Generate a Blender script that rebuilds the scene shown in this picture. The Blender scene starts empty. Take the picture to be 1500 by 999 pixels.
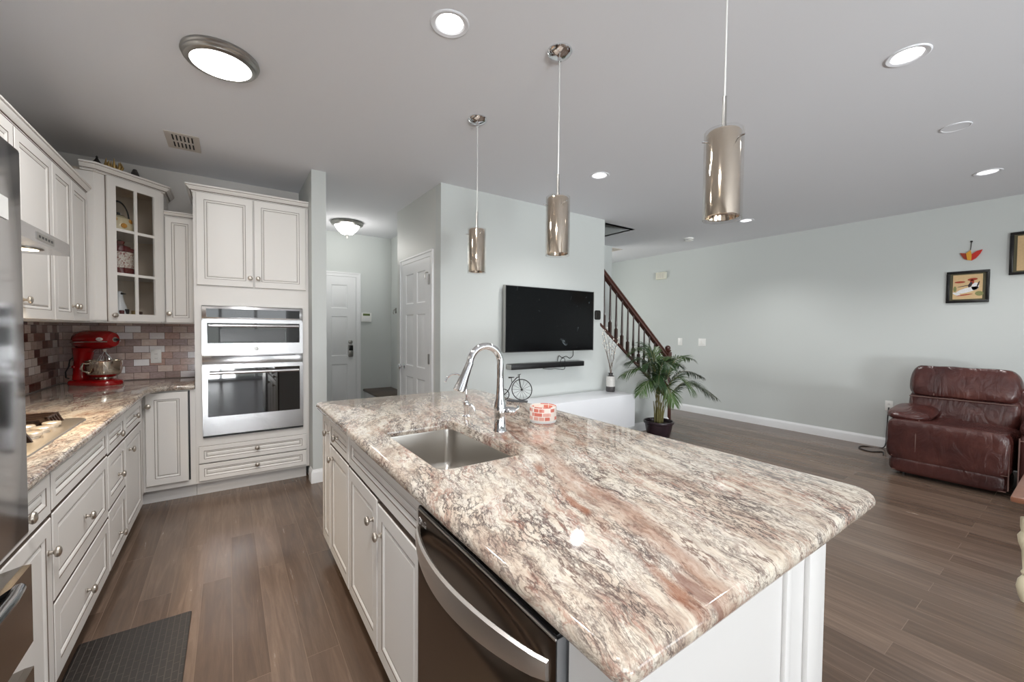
import bpy, bmesh, math, random
from mathutils import Vector, Matrix, noise as mnoise
random.seed(7)
SC = bpy.context.scene
COL = SC.collection
R = math.radians
CH = 2.743                      # ceiling height

# ------------------------------------------------------------------ camera
def make_camera():
    yaw, pitch, roll = R(34.615), R(-1.624), R(0.488)
    fw = Vector((math.sin(yaw)*math.cos(pitch), math.cos(yaw)*math.cos(pitch), math.sin(pitch)))
    rt = Vector((math.cos(yaw), -math.sin(yaw), 0))
    up = rt.cross(fw)
    r2 = rt*math.cos(roll) + up*math.sin(roll)
    u2 = -rt*math.sin(roll) + up*math.cos(roll)
    cd = bpy.data.cameras.new('camera')
    cd.sensor_fit = 'HORIZONTAL'; cd.sensor_width = 36
    cd.lens = 600.5/1500*36
    cd.clip_start = 0.02; cd.clip_end = 200
    cam = bpy.data.objects.new('camera', cd); COL.objects.link(cam)
    m = Matrix((r2, u2, -fw)).transposed().to_4x4()
    m.translation = (0, 0, 1.372)
    cam.matrix_world = m
    SC.camera = cam
make_camera()

# ------------------------------------------------------------------ light and exposure
EXPOSURE = 0.66
WIN_A, WIN_B, SIDE_FILL, WIN_D = 12, 62, 58, 80
CAN_W = 9.5
FLUSH1, FLUSH_FILL = 8.5, 19
SC.view_settings.view_transform = 'Standard'
SC.view_settings.look = 'None'
SC.view_settings.gamma = 1.0
SC.view_settings.use_curve_mapping = False
SC.view_settings.exposure = EXPOSURE
SC.cycles.max_bounces = 10
SC.cycles.diffuse_bounces = 6
SC.cycles.glossy_bounces = 5
SC.cycles.transparent_max_bounces = 12
SC.cycles.use_denoising = True
SC.cycles.sample_clamp_indirect = 6
w = bpy.data.worlds.new('daylight_sky'); SC.world = w; w.use_nodes = True
nt = w.node_tree; nt.nodes.clear()
o_ = nt.nodes.new('ShaderNodeOutputWorld'); bg = nt.nodes.new('ShaderNodeBackground')
tc = nt.nodes.new('ShaderNodeTexCoord'); sx = nt.nodes.new('ShaderNodeSeparateXYZ'); cr = nt.nodes.new('ShaderNodeValToRGB')
nt.links.new(tc.outputs['Generated'], sx.inputs[0]); nt.links.new(sx.outputs['Z'], cr.inputs[0])
e = cr.color_ramp.elements
e[0].position = 0.0; e[0].color = (0.16, 0.19, 0.13, 1)
e[1].position = 1.0; e[1].color = (0.42, 0.62, 1.0, 1)
x_ = cr.color_ramp.elements.new(0.02); x_.color = (0.92, 0.96, 1.0, 1)
nt.links.new(cr.outputs[0], bg.inputs[0]); bg.inputs[1].default_value = 0.9
nt.links.new(bg.outputs[0], o_.inputs[0])
def area(name, loc, rot, sx_, sy_, power, col, spread=180):
    l = bpy.data.lights.new(name, 'AREA'); l.shape = 'RECTANGLE'; l.size = sx_; l.size_y = sy_
    l.energy = power; l.color = col; l.spread = R(spread)
    o = bpy.data.objects.new(name, l); COL.objects.link(o); o.location = loc; o.rotation_euler = rot
    return o
# daylight entering by the openings of the rear wall (behind the camera), placed in the openings
area('daylight_patio_door', (0.2, -4.72, 1.08), (R(90), 0, 0), 2.3, 2.0, WIN_A, (0.95, 0.975, 1.0))
area('daylight_living_window', (4.0, -4.72, 1.35), (R(90), 0, 0), 3.0, 1.7, WIN_B, (0.94, 0.97, 1.0))
_d = area('sunlit_patio_bounce', (-0.7, -6.1, 0.15), (0, 0, 0), 1.8, 0.7, WIN_D, (0.96, 0.98, 1.0), 80)
_d.rotation_euler = Vector((3.4, 6.3, 2.55)).to_track_quat('-Z', 'Y').to_euler()
area('added_side_fill', (-1.24, -2.2, 1.45), (R(90), 0, R(-90)), 2.2, 1.4, SIDE_FILL, (0.97, 0.985, 1.0))  # fill through an added, unseen side window, aimed at the island front

area('added_front_fill', (4.2, 6.42, 1.45), (R(-90), 0, 0), 2.0, 1.5, 45, (1.0, 0.97, 0.92))  # added light behind an unseen window, brightens the far stair end

# ------------------------------------------------------------------ materials
def s2l(c):
    return tuple((v/12.92 if v <= 0.04045 else ((v+0.055)/1.055)**2.4) for v in c)
def rgb(r, g, b): return s2l((r/255, g/255, b/255)) + (1,)
def mat(name, col, rough=0.5, metal=0.0, spec=0.5, bump=None, emit=None, coat=0.0, var=None, aniso=None):
    m = bpy.data.materials.new(name); m.use_nodes = True
    t = m.node_tree; p = t.nodes['Principled BSDF']
    p.inputs['Base Color'].default_value = col
    p.inputs['Roughness'].default_value = rough
    p.inputs['Metallic'].default_value = metal
    p.inputs['Specular IOR Level'].default_value = spec
    p.inputs['Coat Weight'].default_value = coat
    if emit:
        p.inputs['Emission Color'].default_value = emit[0]; p.inputs['Emission Strength'].default_value = emit[1]
    if var:                      # gentle procedural tone variation: (scale, amount)
        g = t.nodes.new('ShaderNodeNewGeometry'); n = t.nodes.new('ShaderNodeTexNoise'); n.inputs['Scale'].default_value = var[0]
        n.inputs['Detail'].default_value = 4
        h = t.nodes.new('ShaderNodeHueSaturation'); h.inputs['Color'].default_value = col
        mr = t.nodes.new('ShaderNodeMapRange'); mr.inputs[3].default_value = 1-var[1]; mr.inputs[4].default_value = 1+var[1]
        t.links.new(g.outputs['Position'], n.inputs['Vector']); t.links.new(n.outputs['Fac'], mr.inputs[0])
        t.links.new(mr.outputs[0], h.inputs['Value']); t.links.new(h.outputs[0], p.inputs['Base Color'])
    if bump:                     # (scale, strength, distance)
        g = t.nodes.new('ShaderNodeNewGeometry'); n = t.nodes.new('ShaderNodeTexNoise'); n.inputs['Scale'].default_value = bump[0]
        n.inputs['Detail'].default_value = 5
        b = t.nodes.new('ShaderNodeBump'); b.inputs['Strength'].default_value = bump[1]; b.inputs['Distance'].default_value = bump[2]
        v = g.outputs['Position']
        if aniso:
            mp = t.nodes.new('ShaderNodeMapping'); mp.inputs['Scale'].default_value = aniso
            t.links.new(v, mp.inputs[0]); v = mp.outputs[0]
        t.links.new(v, n.inputs['Vector']); t.links.new(n.outputs['Fac'], b.inputs['Height']); t.links.new(b.outputs[0], p.inputs['Normal'])
    return m

M = {}
M['wall'] = mat('wall_paint', rgb(202, 206, 204), 0.75, bump=(220, 0.05, 0.002), spec=0.25)
M['wall_semi'] = mat('wall_paint_eggshell', rgb(203, 205, 201), 0.42, bump=(220, 0.05, 0.002), spec=0.4)
M['kitchen_wall'] = mat('kitchen_wall_paint', rgb(210, 206, 202), 0.75, spec=0.25)
M['ceiling'] = mat('ceiling_paint', rgb(224, 225, 229), 0.9, bump=(160, 0.06, 0.002), spec=0.15)
M['trim'] = mat('white_trim_paint', rgb(233, 234, 235), 0.4)
M['cab'] = mat('antique_white_cabinet_paint', rgb(231, 228, 224), 0.38, spec=0.4)
M['glaze'] = mat('brown_glaze_line', rgb(112, 98, 88), 0.5)
M['cab_in'] = mat('cabinet_interior', rgb(222, 206, 186), 0.6)
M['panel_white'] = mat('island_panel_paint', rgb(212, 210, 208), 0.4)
M['knob'] = mat('brushed_nickel', rgb(196, 188, 178), 0.32, 1.0)
M['steel'] = mat('stainless_steel', rgb(205, 204, 205), 0.22, 1.0, bump=(60, 0.03, 0.002), aniso=(1, 1, 30))
M['steel_sink'] = mat('sink_steel', rgb(196, 192, 186), 0.28, 1.0, bump=(90, 0.04, 0.002))
M['fridge'] = mat('fridge_steel', rgb(176, 176, 178), 0.13, 1.0)
M['fridge_dark'] = mat('fridge_gasket', rgb(58, 56, 55), 0.6)
M['black_steel'] = mat('black_stainless', rgb(112, 101, 92), 0.30, 1.0, bump=(40, 0.03, 0.002), aniso=(8, 8, 0.5))
M['dw_side'] = mat('dishwasher_side', rgb(150, 151, 153), 0.35, 0.7)
M['dw_handle'] = mat('dishwasher_handle_steel', rgb(222, 217, 211), 0.38, 1.0)
M['chrome'] = mat('chrome', rgb(225, 226, 228), 0.05, 1.0)
M['nickel'] = mat('satin_nickel', rgb(172, 170, 166), 0.3, 1.0)
M['black_glass'] = mat('black_oven_glass', rgb(14, 14, 16), 0.03, 0.0, 0.8, coat=1.0)
M['black'] = mat('black_plastic', rgb(22, 22, 24), 0.35)
M['black_gloss'] = mat('black_gloss', rgb(16, 16, 18), 0.1)
M['iron'] = mat('cast_iron', rgb(58, 42, 34), 0.32, 0.4)
M['white_plastic'] = mat('white_plastic', rgb(236, 236, 233), 0.35)
M['red'] = mat('red_enamel', rgb(150, 10, 14), 0.12, coat=0.6)
M['bowl'] = mat('polished_bowl_steel', rgb(215, 208, 196), 0.08, 1.0)
M['cord'] = mat('black_cord', rgb(24, 24, 26), 0.5)
M['cream_glaze'] = mat('cream_ceramic', rgb(236, 222, 184), 0.2)
M['white_ceramic'] = mat('white_ceramic', rgb(224, 228, 230), 0.2)
M['maroon'] = mat('maroon_ceramic', rgb(96, 22, 26), 0.2)
M['orange_paint'] = mat('orange_paint', rgb(214, 150, 50), 0.4)
M['gold'] = mat('gold_leaf', rgb(178, 148, 92), 0.4, 0.6)
M['dark_bronze'] = mat('dark_bronze', rgb(46, 44, 42), 0.45, 0.5)
M['wood_rail'] = mat('mahogany_rail', rgb(74, 42, 34), 0.28, var=(14, 0.25))
M['baluster'] = mat('dark_baluster', rgb(58, 40, 34), 0.35)
M['tread'] = mat('dark_stair_tread', rgb(82, 66, 56), 0.4, var=(10, 0.2))
M['pot'] = mat('purple_brown_pot', rgb(44, 32, 38), 0.25, var=(9, 0.5))
M['soil'] = mat('soil', rgb(38, 28, 22), 0.95)
M['cane'] = mat('palm_cane', rgb(122, 116, 70), 0.5, var=(40, 0.3))
M['leaf'] = mat('palm_leaf', rgb(64, 90, 42), 0.4, var=(7, 0.5))
M['leaf2'] = mat('palm_leaf_dark', rgb(42, 66, 36), 0.4, var=(7, 0.45))
M['console'] = mat('white_lacquer', rgb(236, 238, 242), 0.25)
M['stitch'] = mat('pale_stitching', rgb(112, 84, 76), 0.7)
M['frame_black'] = mat('black_frame', rgb(14, 13, 13), 0.3)
M['mat_olive'] = mat('olive_picture_mat', rgb(82, 78, 56), 0.6)
M['art_beige'] = mat('beige_art_paper', rgb(206, 176, 132), 0.7, var=(60, 0.12))
M['art_white'] = mat('white_art_paint', rgb(222, 222, 222), 0.7, var=(200, 0.35))
M['art_red'] = mat('rust_art_paint', rgb(160, 62, 40), 0.7, var=(150, 0.4))
M['art_dark'] = mat('dark_art_paint', rgb(60, 48, 52), 0.7)
M['art_green'] = mat('green_art_paint', rgb(130, 132, 84), 0.7, var=(150, 0.4))
M['orn_red'] = mat('red_ornament', rgb(196, 40, 30), 0.4)
M['orn_yellow'] = mat('yellow_ornament', rgb(222, 160, 50), 0.4)
M['table_wood'] = mat('table_edge_wood', rgb(124, 82, 62), 0.3, var=(20, 0.2))
M['table_top'] = mat('grey_table_top', rgb(170, 172, 176), 0.15)
M['cream_paint'] = mat('cream_leg_paint', rgb(214, 204, 176), 0.4)
M['vase_white'] = mat('speckled_white_vase', rgb(206, 204, 200), 0.35, var=(60, 0.2))
M['vase_dark'] = mat('dark_vase_band', rgb(70, 66, 66), 0.4, var=(60, 0.4))
M['twig'] = mat('twig', rgb(88, 66, 52), 0.8)
M['bud'] = mat('white_bud', rgb(244, 238, 226), 0.6)
M['speaker_dark'] = mat('grille_shadow', rgb(40, 38, 36), 0.8)
M['vent'] = mat('vent_metal', rgb(196, 188, 180), 0.5)
M['lens'] = mat('lamp_diffuser', (1, 1, 1, 1), 0.4, emit=((1.0, 0.98, 0.96, 1), 9.0))
M['lens_small'] = mat('recessed_lamp_lens', (1, 1, 1, 1), 0.4, emit=((1.0, 0.97, 0.94, 1), 7.0))
M['lens_foyer'] = mat('foyer_bowl_glass', (1, 1, 1, 1), 0.4, emit=((1.0, 0.98, 0.95, 1), 1.6))
M['lens_hood'] = mat('hood_lamp_lens', (1, 1, 1, 1), 0.4, emit=((1.0, 0.82, 0.55, 1), 14.0))
M['display'] = mat('lit_display', (0.01, 0.01, 0.01, 1), 0.3, emit=((0.85, 0.95, 1.0, 1), 2.0))
M['champ'] = mat('satin_knob', rgb(226, 216, 202), 0.34, 0.7)
M['clear_cord'] = mat('clear_cord', rgb(206, 206, 204), 0.3)
M['lcd'] = mat('green_lcd', rgb(96, 112, 62), 0.3)
M['logo'] = mat('silver_logo', rgb(190, 188, 186), 0.3, 0.8)
M['wax'] = mat('candle_wax', rgb(238, 222, 208), 0.4)

def glass_thin(name, tint, refl=0.12, rough=0.02, amount=None):
    m = bpy.data.materials.new(name); m.use_nodes = True; t = m.node_tree; t.nodes.clear()
    o = t.nodes.new('ShaderNodeOutputMaterial'); mx = t.nodes.new('ShaderNodeMixShader')
    tr = t.nodes.new('ShaderNodeBsdfTransparent'); tr.inputs[0].default_value = tint
    gl = t.nodes.new('ShaderNodeBsdfGlossy'); gl.inputs['Roughness'].default_value = rough
    gl.inputs['Color'].default_value = (0.9, 0.88, 0.85, 1)
    lw = t.nodes.new('ShaderNodeLayerWeight'); lw.inputs[0].default_value = 0.5
    fr = t.nodes.new('ShaderNodeMath'); fr.operation = 'POWER'; fr.inputs[1].default_value = 4.0; t.links.new(lw.outputs['Facing'], fr.inputs[0])
    ad = t.nodes.new('ShaderNodeMath'); ad.operation = 'ADD'; ad.inputs[1].default_value = refl + 0.03; ad.use_clamp = True
    t.links.new(fr.outputs[0], ad.inputs[0]); t.links.new(ad.outputs[0], mx.inputs[0])
    t.links.new(tr.outputs[0], mx.inputs[1]); t.links.new(gl.outputs[0], mx.inputs[2]); t.links.new(mx.outputs[0], o.inputs[0])
    return m
M['pane'] = glass_thin('window_pane', (0.97, 0.98, 0.98, 1), 0.0)
M['cab_glass'] = glass_thin('cabinet_pane', (0.93, 0.93, 0.93, 1), 0.0)
M['clear_shade'] = glass_thin('clear_pendant_glass', (0.96, 0.96, 0.96, 1), 0.02)
M['smoke_shade'] = mat('mirrored_bronze_glass', rgb(216, 202, 184), 0.10, 1.0)

class NT:
    """small helper for longer node trees"""
    def __init__(s, name):
        s.m = bpy.data.materials.new(name); s.m.use_nodes = True; s.t = s.m.node_tree; s.p = s.t.nodes['Principled BSDF']
        s.pos = s.n('ShaderNodeNewGeometry').outputs['Position']
    def n(s, kind, **kw):
        nd = s.t.nodes.new(kind)
        for k, v in kw.items(): setattr(nd, k, v)
        return nd
    def l(s, a, b): s.t.links.new(a, b)
    def math(s, op, a, b=None, clamp=False):
        nd = s.n('ShaderNodeMath', operation=op); nd.use_clamp = clamp
        for i, v in enumerate((a, b)):
            if v is None: continue
            if hasattr(v, 'links'): s.l(v, nd.inputs[i])
            else: nd.inputs[i].default_value = v
        return nd.outputs[0]
    def noise(s, vec, scale, detail=4, rough=0.55, dist=0.0):
        nd = s.n('ShaderNodeTexNoise'); nd.inputs['Scale'].default_value = scale; nd.inputs['Detail'].default_value = detail
        nd.inputs['Roughness'].default_value = rough; nd.inputs['Distortion'].default_value = dist
        s.l(vec, nd.inputs['Vector']); return nd
    def ramp(s, fac, stops, mode='LINEAR'):
        nd = s.n('ShaderNodeValToRGB'); cr = nd.color_ramp; cr.interpolation = mode
        while len(cr.elements) > 1: cr.elements.remove(cr.elements[-1])
        cr.elements[0].position, cr.elements[0].color = stops[0]
        for p, c in stops[1:]:
            el = cr.elements.new(p); el.color = c
        s.l(fac, nd.inputs[0]); return nd.outputs[0]
    def mix(s, fac, a, b, mode='MIX'):
        nd = s.n('ShaderNodeMix', data_type='RGBA', blend_type=mode)
        if hasattr(fac, 'links'): s.l(fac, nd.inputs[0])
        else: nd.inputs[0].default_value = fac
        for i, v in ((6, a), (7, b)):
            if hasattr(v, 'links'): s.l(v, nd.inputs[i])
            else: nd.inputs[i].default_value = v
        return nd.outputs[2]
    def mapping(s, vec, scale=(1, 1, 1), rot=(0, 0, 0), loc=(0, 0, 0)):
        nd = s.n('ShaderNodeMapping'); nd.inputs['Scale'].default_value = scale; nd.inputs['Rotation'].default_value = rot
        nd.inputs['Location'].default_value = loc; s.l(vec, nd.inputs[0]); return nd.outputs[0]
    def bump(s, h, strength, dist):
        b = s.n('ShaderNodeBump'); b.inputs['Strength'].default_value = strength; b.inputs['Distance'].default_value = dist
        s.l(h, b.inputs['Height']); s.l(b.outputs[0], s.p.inputs['Normal'])

def granite():
    k = NT('granite_stone')
    wv = k.n('ShaderNodeVectorMath', operation='SUBTRACT'); wn = k.noise(k.pos, 3.0, 3)
    k.l(wn.outputs['Color'], wv.inputs[0]); wv.inputs[1].default_value = (0.5, 0.5, 0.5)
    ws = k.n('ShaderNodeVectorMath', operation='SCALE'); k.l(wv.outputs[0], ws.inputs[0]); ws.inputs['Scale'].default_value = 0.11
    wa = k.n('ShaderNodeVectorMath', operation='ADD'); k.l(k.pos, wa.inputs[0]); k.l(ws.outputs[0], wa.inputs[1])
    flow0 = k.mapping(wa.outputs[0], rot=(0, 0, R(17)))
    flow = k.mapping(flow0, scale=(4.6, 1.25, 3.4))
    n1 = k.noise(flow, 2.6, 9, 0.66)
    base = k.ramp(n1.outputs['Fac'], [(0.24, rgb(134, 114, 102)), (0.36, rgb(168, 149, 134)), (0.43, rgb(190, 175, 159)),
                                      (0.50, rgb(204, 193, 178)), (0.58, rgb(212, 204, 192)), (0.68, rgb(196, 184, 172)), (0.80, rgb(172, 160, 152))])
    # pale cream clouds
    n2 = k.noise(flow, 1.5, 5, 0.5)
    cm = k.ramp(n2.outputs['Fac'], [(0.54, (0, 0, 0, 1)), (0.64, (1, 1, 1, 1))])
    base = k.mix(k.math('MULTIPLY', cm, 0.75), base, rgb(214, 206, 192))
    # fine grey-brown mottling
    n3 = k.noise(flow, 15, 8, 0.72)
    mm = k.ramp(n3.outputs['Fac'], [(0.52, (0, 0, 0, 1)), (0.66, (1, 1, 1, 1))])
    base = k.mix(k.math('MULTIPLY', mm, 0.55), base, rgb(140, 121, 110))
    # dark ridged veins, broken up by a patch mask
    def vein(scale, lo, hi, patch, amount, col, detail=7, seed=0.0):
        fl = k.mapping(flow, loc=(seed, seed*2, 0))
        v = k.noise(fl, scale, detail, 0.62)
        rr = k.math('SUBTRACT', 1.0, k.math('MULTIPLY', k.math('ABSOLUTE', k.math('SUBTRACT', v.outputs['Fac'], 0.5)), 2.0))
        rm = k.ramp(rr, [(lo, (0, 0, 0, 1)), (hi, (1, 1, 1, 1))])
        pn = k.noise(k.mapping(flow, loc=(seed+3, 1, 2)), patch, 4, 0.55)
        pm = k.ramp(pn.outputs['Fac'], [(0.44, (0, 0, 0, 1)), (0.60, (1, 1, 1, 1))])
        return k.math('MULTIPLY', k.math('MULTIPLY', rm, pm), amount), col
    for a in ((3.6, 0.945, 0.99, 2.6, 0.8, rgb(86, 58, 52)), (8.5, 0.92, 0.985, 3.0, 0.75, rgb(84, 72, 70), 8, 5.0),
              (6.2, 0.92, 0.985, 2.4, 0.6, rgb(150, 100, 84), 7, 11.0), (13, 0.91, 0.98, 2.6, 0.85, rgb(66, 58, 58), 7, 17.0), (40, 0.88, 0.97, 5, 0.55, rgb(92, 78, 74), 5, 23.0)):
        f, c = vein(*a); base = k.mix(f, base, c)
    # rust band running diagonally along the slab
    sep = k.n('ShaderNodeSeparateXYZ'); k.l(wa.outputs[0], sep.inputs[0])
    off = k.math('SUBTRACT', sep.outputs[0], k.math('ADD', k.math('MULTIPLY', sep.outputs[1], 0.309), 0.60))
    bn = k.noise(flow, 5, 6, 0.6)
    bd = k.math('ADD', k.math('ABSOLUTE', off), k.math('MULTIPLY', k.math('SUBTRACT', bn.outputs['Fac'], 0.5), 0.12))
    bm = k.ramp(bd, [(0.005, (1, 1, 1, 1)), (0.055, (0, 0, 0, 1))])
    rust = k.ramp(k.noise(flow, 7, 6, 0.65).outputs['Fac'], [(0.35, rgb(118, 86, 72)), (0.5, rgb(158, 126, 108)), (0.65, rgb(190, 168, 152))])
    base = k.mix(k.math('MULTIPLY', bm, 0.8), base, rust)
    for o2, w2, am, c2 in ((-0.085, 0.020, 0.8, rgb(140, 92, 68)), (0.075, 0.016, 0.6, rgb(96, 80, 74)), (-0.04, 0.010, 0.7, rgb(120, 84, 72)), (-0.16, 0.012, 0.5, rgb(132, 92, 80))):
        d2 = k.math('ADD', k.math('ABSOLUTE', k.math('SUBTRACT', off, o2)), k.math('MULTIPLY', k.math('SUBTRACT', bn.outputs['Fac'], 0.5), 0.10))
        m2 = k.ramp(d2, [(0.001, (1, 1, 1, 1)), (w2, (0, 0, 0, 1))])
        ln = k.noise(k.mapping(k.pos, loc=(o2*40, 0, 0)), 4.5, 2)
        lm = k.ramp(ln.outputs['Fac'], [(0.45, (0, 0, 0, 1)), (0.58, (1, 1, 1, 1))])
        base = k.mix(k.math('MULTIPLY', k.math('MULTIPLY', m2, lm), am), base, c2)
    # specks
    sp = k.noise(k.mapping(flow0, scale=(1.5, 0.55, 1.2)), 62, 4, 0.65)
    sm = k.ramp(sp.outputs['Fac'], [(0.61, (0, 0, 0, 1)), (0.69, (1, 1, 1, 1))])
    base = k.mix(k.math('MULTIPLY', sm, 0.6), base, rgb(74, 60, 56))
    k.l(base, k.p.inputs['Base Color'])
    k.p.inputs['Roughness'].default_value = 0.07
    return k.m
M['granite'] = granite()

def wood_floor():
    k = NT('dark_plank_floor')
    v = k.mapping(k.pos, rot=(0, 0, R(90)))
    br = k.n('ShaderNodeTexBrick'); k.l(v, br.inputs['Vector'])
    br.offset = 0.37; br.offset_frequency = 2; br.squash = 1.0
    br.inputs['Color1'].default_value = (0, 0, 0, 1); br.inputs['Color2'].default_value = (1, 1, 1, 1)
    br.inputs['Mortar'].default_value = (0.5, 0.5, 0.5, 1)
    br.inputs['Scale'].default_value = 1.0; br.inputs['Mortar Size'].default_value = 0.0016; br.inputs['Mortar Smooth'].default_value = 0.2
    br.inputs['Brick Width'].default_value = 1.35; br.inputs['Row Height'].default_value = 0.127
    tone = k.ramp(br.outputs['Color'], [(0.0, rgb(104, 90, 80)), (0.5, rgb(120, 105, 95)), (1.0, rgb(136, 121, 110))])
    addv = k.n('ShaderNodeVectorMath', operation='ADD'); k.l(k.pos, addv.inputs[0])
    sc = k.n('ShaderNodeVectorMath', operation='SCALE'); k.l(br.outputs['Color'], sc.inputs[0]); sc.inputs['Scale'].default_value = 7.0
    k.l(sc.outputs[0], addv.inputs[1])
    g = k.noise(k.mapping(addv.outputs[0], scale=(16, 1.1, 16)), 2.2, 8, 0.65, 0.6)
    gr = k.ramp(g.outputs['Fac'], [(0.3, rgb(84, 72, 62)), (0.5, rgb(128, 114, 102)), (0.7, rgb(178, 166, 152))])
    base = k.mix(0.62, tone, gr, 'OVERLAY')
    cl = k.noise(k.mapping(k.pos, scale=(1.4, .7, 1)), 2.5, 4, 0.5)
    base = k.mix(k.math('MULTIPLY', cl.outputs['Fac'], 0.30), base, rgb(134, 108, 88))
    seam = k.mix(k.math('MULTIPLY', br.outputs['Fac'], 0.6), base, rgb(132, 112, 96))
    k.l(seam, k.p.inputs['Base Color'])
    rr = k.ramp(g.outputs['Fac'], [(0.2, (0.17, 0.17, 0.17, 1)), (0.8, (0.30, 0.30, 0.30, 1))])
    k.l(rr, k.p.inputs['Roughness'])
    sc_ = k.noise(k.mapping(k.pos, scale=(9, 2.2, 1)), 1.5, 3, 0.5)
    h = k.math('SUBTRACT', k.math('ADD', k.math('MULTIPLY', g.outputs['Fac'], 0.4), k.math('MULTIPLY', sc_.outputs['Fac'], 1.6)), br.outputs['Fac'])
    k.bump(h, 0.25, 0.002)
    return k.m
M['floor'] = wood_floor()

def mosaic(name, axis):
    k = NT(name)
    sep = k.n('ShaderNodeSeparateXYZ'); k.l(k.pos, sep.inputs[0])
    cb = k.n('ShaderNodeCombineXYZ')
    k.l(sep.outputs[0 if axis == 'x' else 1], cb.inputs[0]); k.l(k.math('ADD', sep.outputs[2], 0.005), cb.inputs[1])
    br = k.n('ShaderNodeTexBrick'); k.l(cb.outputs[0], br.inputs['Vector']); br.offset = 0.5
    br.inputs['Color1'].default_value = (0, 0, 0, 1); br.inputs['Color2'].default_value = (1, 1, 1, 1)
    br.inputs['Mortar'].default_value = (0, 0, 0, 1)
    br.inputs['Scale'].default_value = 1.0; br.inputs['Mortar Size'].default_value = 0.0018; br.inputs['Mortar Smooth'].default_value = 0.1
    br.inputs['Brick Width'].default_value = 0.104; br.inputs['Row Height'].default_value = 0.0575
    if axis == 'x':
        st = [(0.0, rgb(168, 150, 146)), (0.14, rgb(202, 182, 174)), (0.28, rgb(178, 160, 158)), (0.42, rgb(214, 198, 190)),
              (0.55, rgb(188, 160, 150)), (0.66, rgb(234, 230, 232)), (0.78, rgb(176, 158, 156)), (0.88, rgb(244, 243, 245))]
    else:
        st = [(0.0, rgb(104, 66, 56)), (0.16, rgb(184, 166, 156)), (0.32, rgb(204, 186, 174)), (0.48, rgb(134, 100, 90)),
              (0.6, rgb(220, 208, 200)), (0.74, rgb(168, 150, 142)), (0.86, rgb(92, 58, 52)), (0.94, rgb(232, 224, 218))]
    c = k.ramp(br.outputs['Color'], st, 'CONSTANT')
    n = k.noise(k.mapping(k.pos, scale=(1, 1, 2)), 40, 5, 0.6)
    c = k.mix(0.5, c, k.ramp(n.outputs['Fac'], [(0.3, (0.34, 0.32, 0.31, 1)), (0.7, (0.66, 0.65, 0.65, 1))]), 'OVERLAY')
    c = k.mix(br.outputs['Fac'], c, rgb(120, 106, 100))
    k.l(c, k.p.inputs['Base Color']); k.p.inputs['Roughness'].default_value = 0.16
    k.bump(k.math('SUBTRACT', 1.0, br.outputs['Fac']), 0.5, 0.003)
    return k.m
M['tile_back'] = mosaic('mosaic_tile_back', 'x')
M['tile_left'] = mosaic('mosaic_tile_side', 'y')

def leather():
    k = NT('oxblood_leather')
    n = k.noise(k.pos, 3.5, 5, 0.6)
    c = k.ramp(n.outputs['Fac'], [(0.3, rgb(54, 28, 27)), (0.55, rgb(78, 42, 38)), (0.75, rgb(102, 62, 54))])
    k.l(c, k.p.inputs['Base Color']); k.p.inputs['Roughness'].default_value = 0.27
    a = k.noise(k.mapping(k.pos, scale=(1, 1, 0.5)), 8, 3, 0.5, 1.2); b = k.noise(k.pos, 130, 3)
    k.bump(k.math('ADD', k.math('MULTIPLY', a.outputs['Fac'], 1.0), k.math('MULTIPLY', b.outputs['Fac'], 0.04)), 0.45, 0.035)
    return k.m
M['leather'] = leather()

def rubber_mat():
    k = NT('dark_woven_mat')
    sep = k.n('ShaderNodeSeparateXYZ'); k.l(k.pos, sep.inputs[0])
    v = k.mapping(k.pos, scale=(1, 1, 1), rot=(0, 0, R(90)))
    br = k.n('ShaderNodeTexBrick'); k.l(v, br.inputs['Vector']); br.offset = 0.5
    br.inputs['Scale'].default_value = 1.0; br.inputs['Brick Width'].default_value = 0.05; br.inputs['Row Height'].default_value = 0.022
    br.inputs['Mortar Size'].default_value = 0.0022; br.inputs['Mortar Smooth'].default_value = 0.6
    c = k.mix(br.outputs['Fac'], rgb(52, 48, 45), rgb(84, 76, 70))
    k.l(c, k.p.inputs['Base Color']); k.p.inputs['Roughness'].default_value = 0.45
    k.bump(k.math('SUBTRACT', 1.0, br.outputs['Fac']), 0.6, 0.003)
    return k.m
M['mat'] = rubber_mat()

def patchwork():
    k = NT('red_white_patch_label')
    tcn = k.n('ShaderNodeTexCoord'); sep = k.n('ShaderNodeSeparateXYZ'); k.l(tcn.outputs['Object'], sep.inputs[0])
    an = k.math('ARCTAN2', sep.outputs[1], sep.outputs[0])
    cb = k.n('ShaderNodeCombineXYZ'); k.l(k.math('MULTIPLY', an, 0.07), cb.inputs[0]); k.l(sep.outputs[2], cb.inputs[1])
    br = k.n('ShaderNodeTexBrick'); k.l(cb.outputs[0], br.inputs['Vector']); br.offset = 0.35
    br.inputs['Color1'].default_value = (0, 0, 0, 1); br.inputs['Color2'].default_value = (1, 1, 1, 1); br.inputs['Mortar'].default_value = (0.3, 0.3, 0.3, 1)
    br.inputs['Scale'].default_value = 1.0; br.inputs['Brick Width'].default_value = 0.030; br.inputs['Row Height'].default_value = 0.0195; br.squash = 1.6; br.squash_frequency = 2; br.inputs['Mortar Size'].default_value = 0.002
    c = k.ramp(br.outputs['Color'], [(0.0, rgb(204, 116, 102)), (0.2, rgb(228, 218, 210)), (0.42, rgb(218, 164, 152)), (0.52, rgb(232, 226, 220)), (0.8, rgb(206, 124, 110))], 'CONSTANT')
    k.l(c, k.p.inputs['Base Color']); k.p.inputs['Roughness'].default_value = 0.25
    return k.m
M['patch'] = patchwork()

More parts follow.
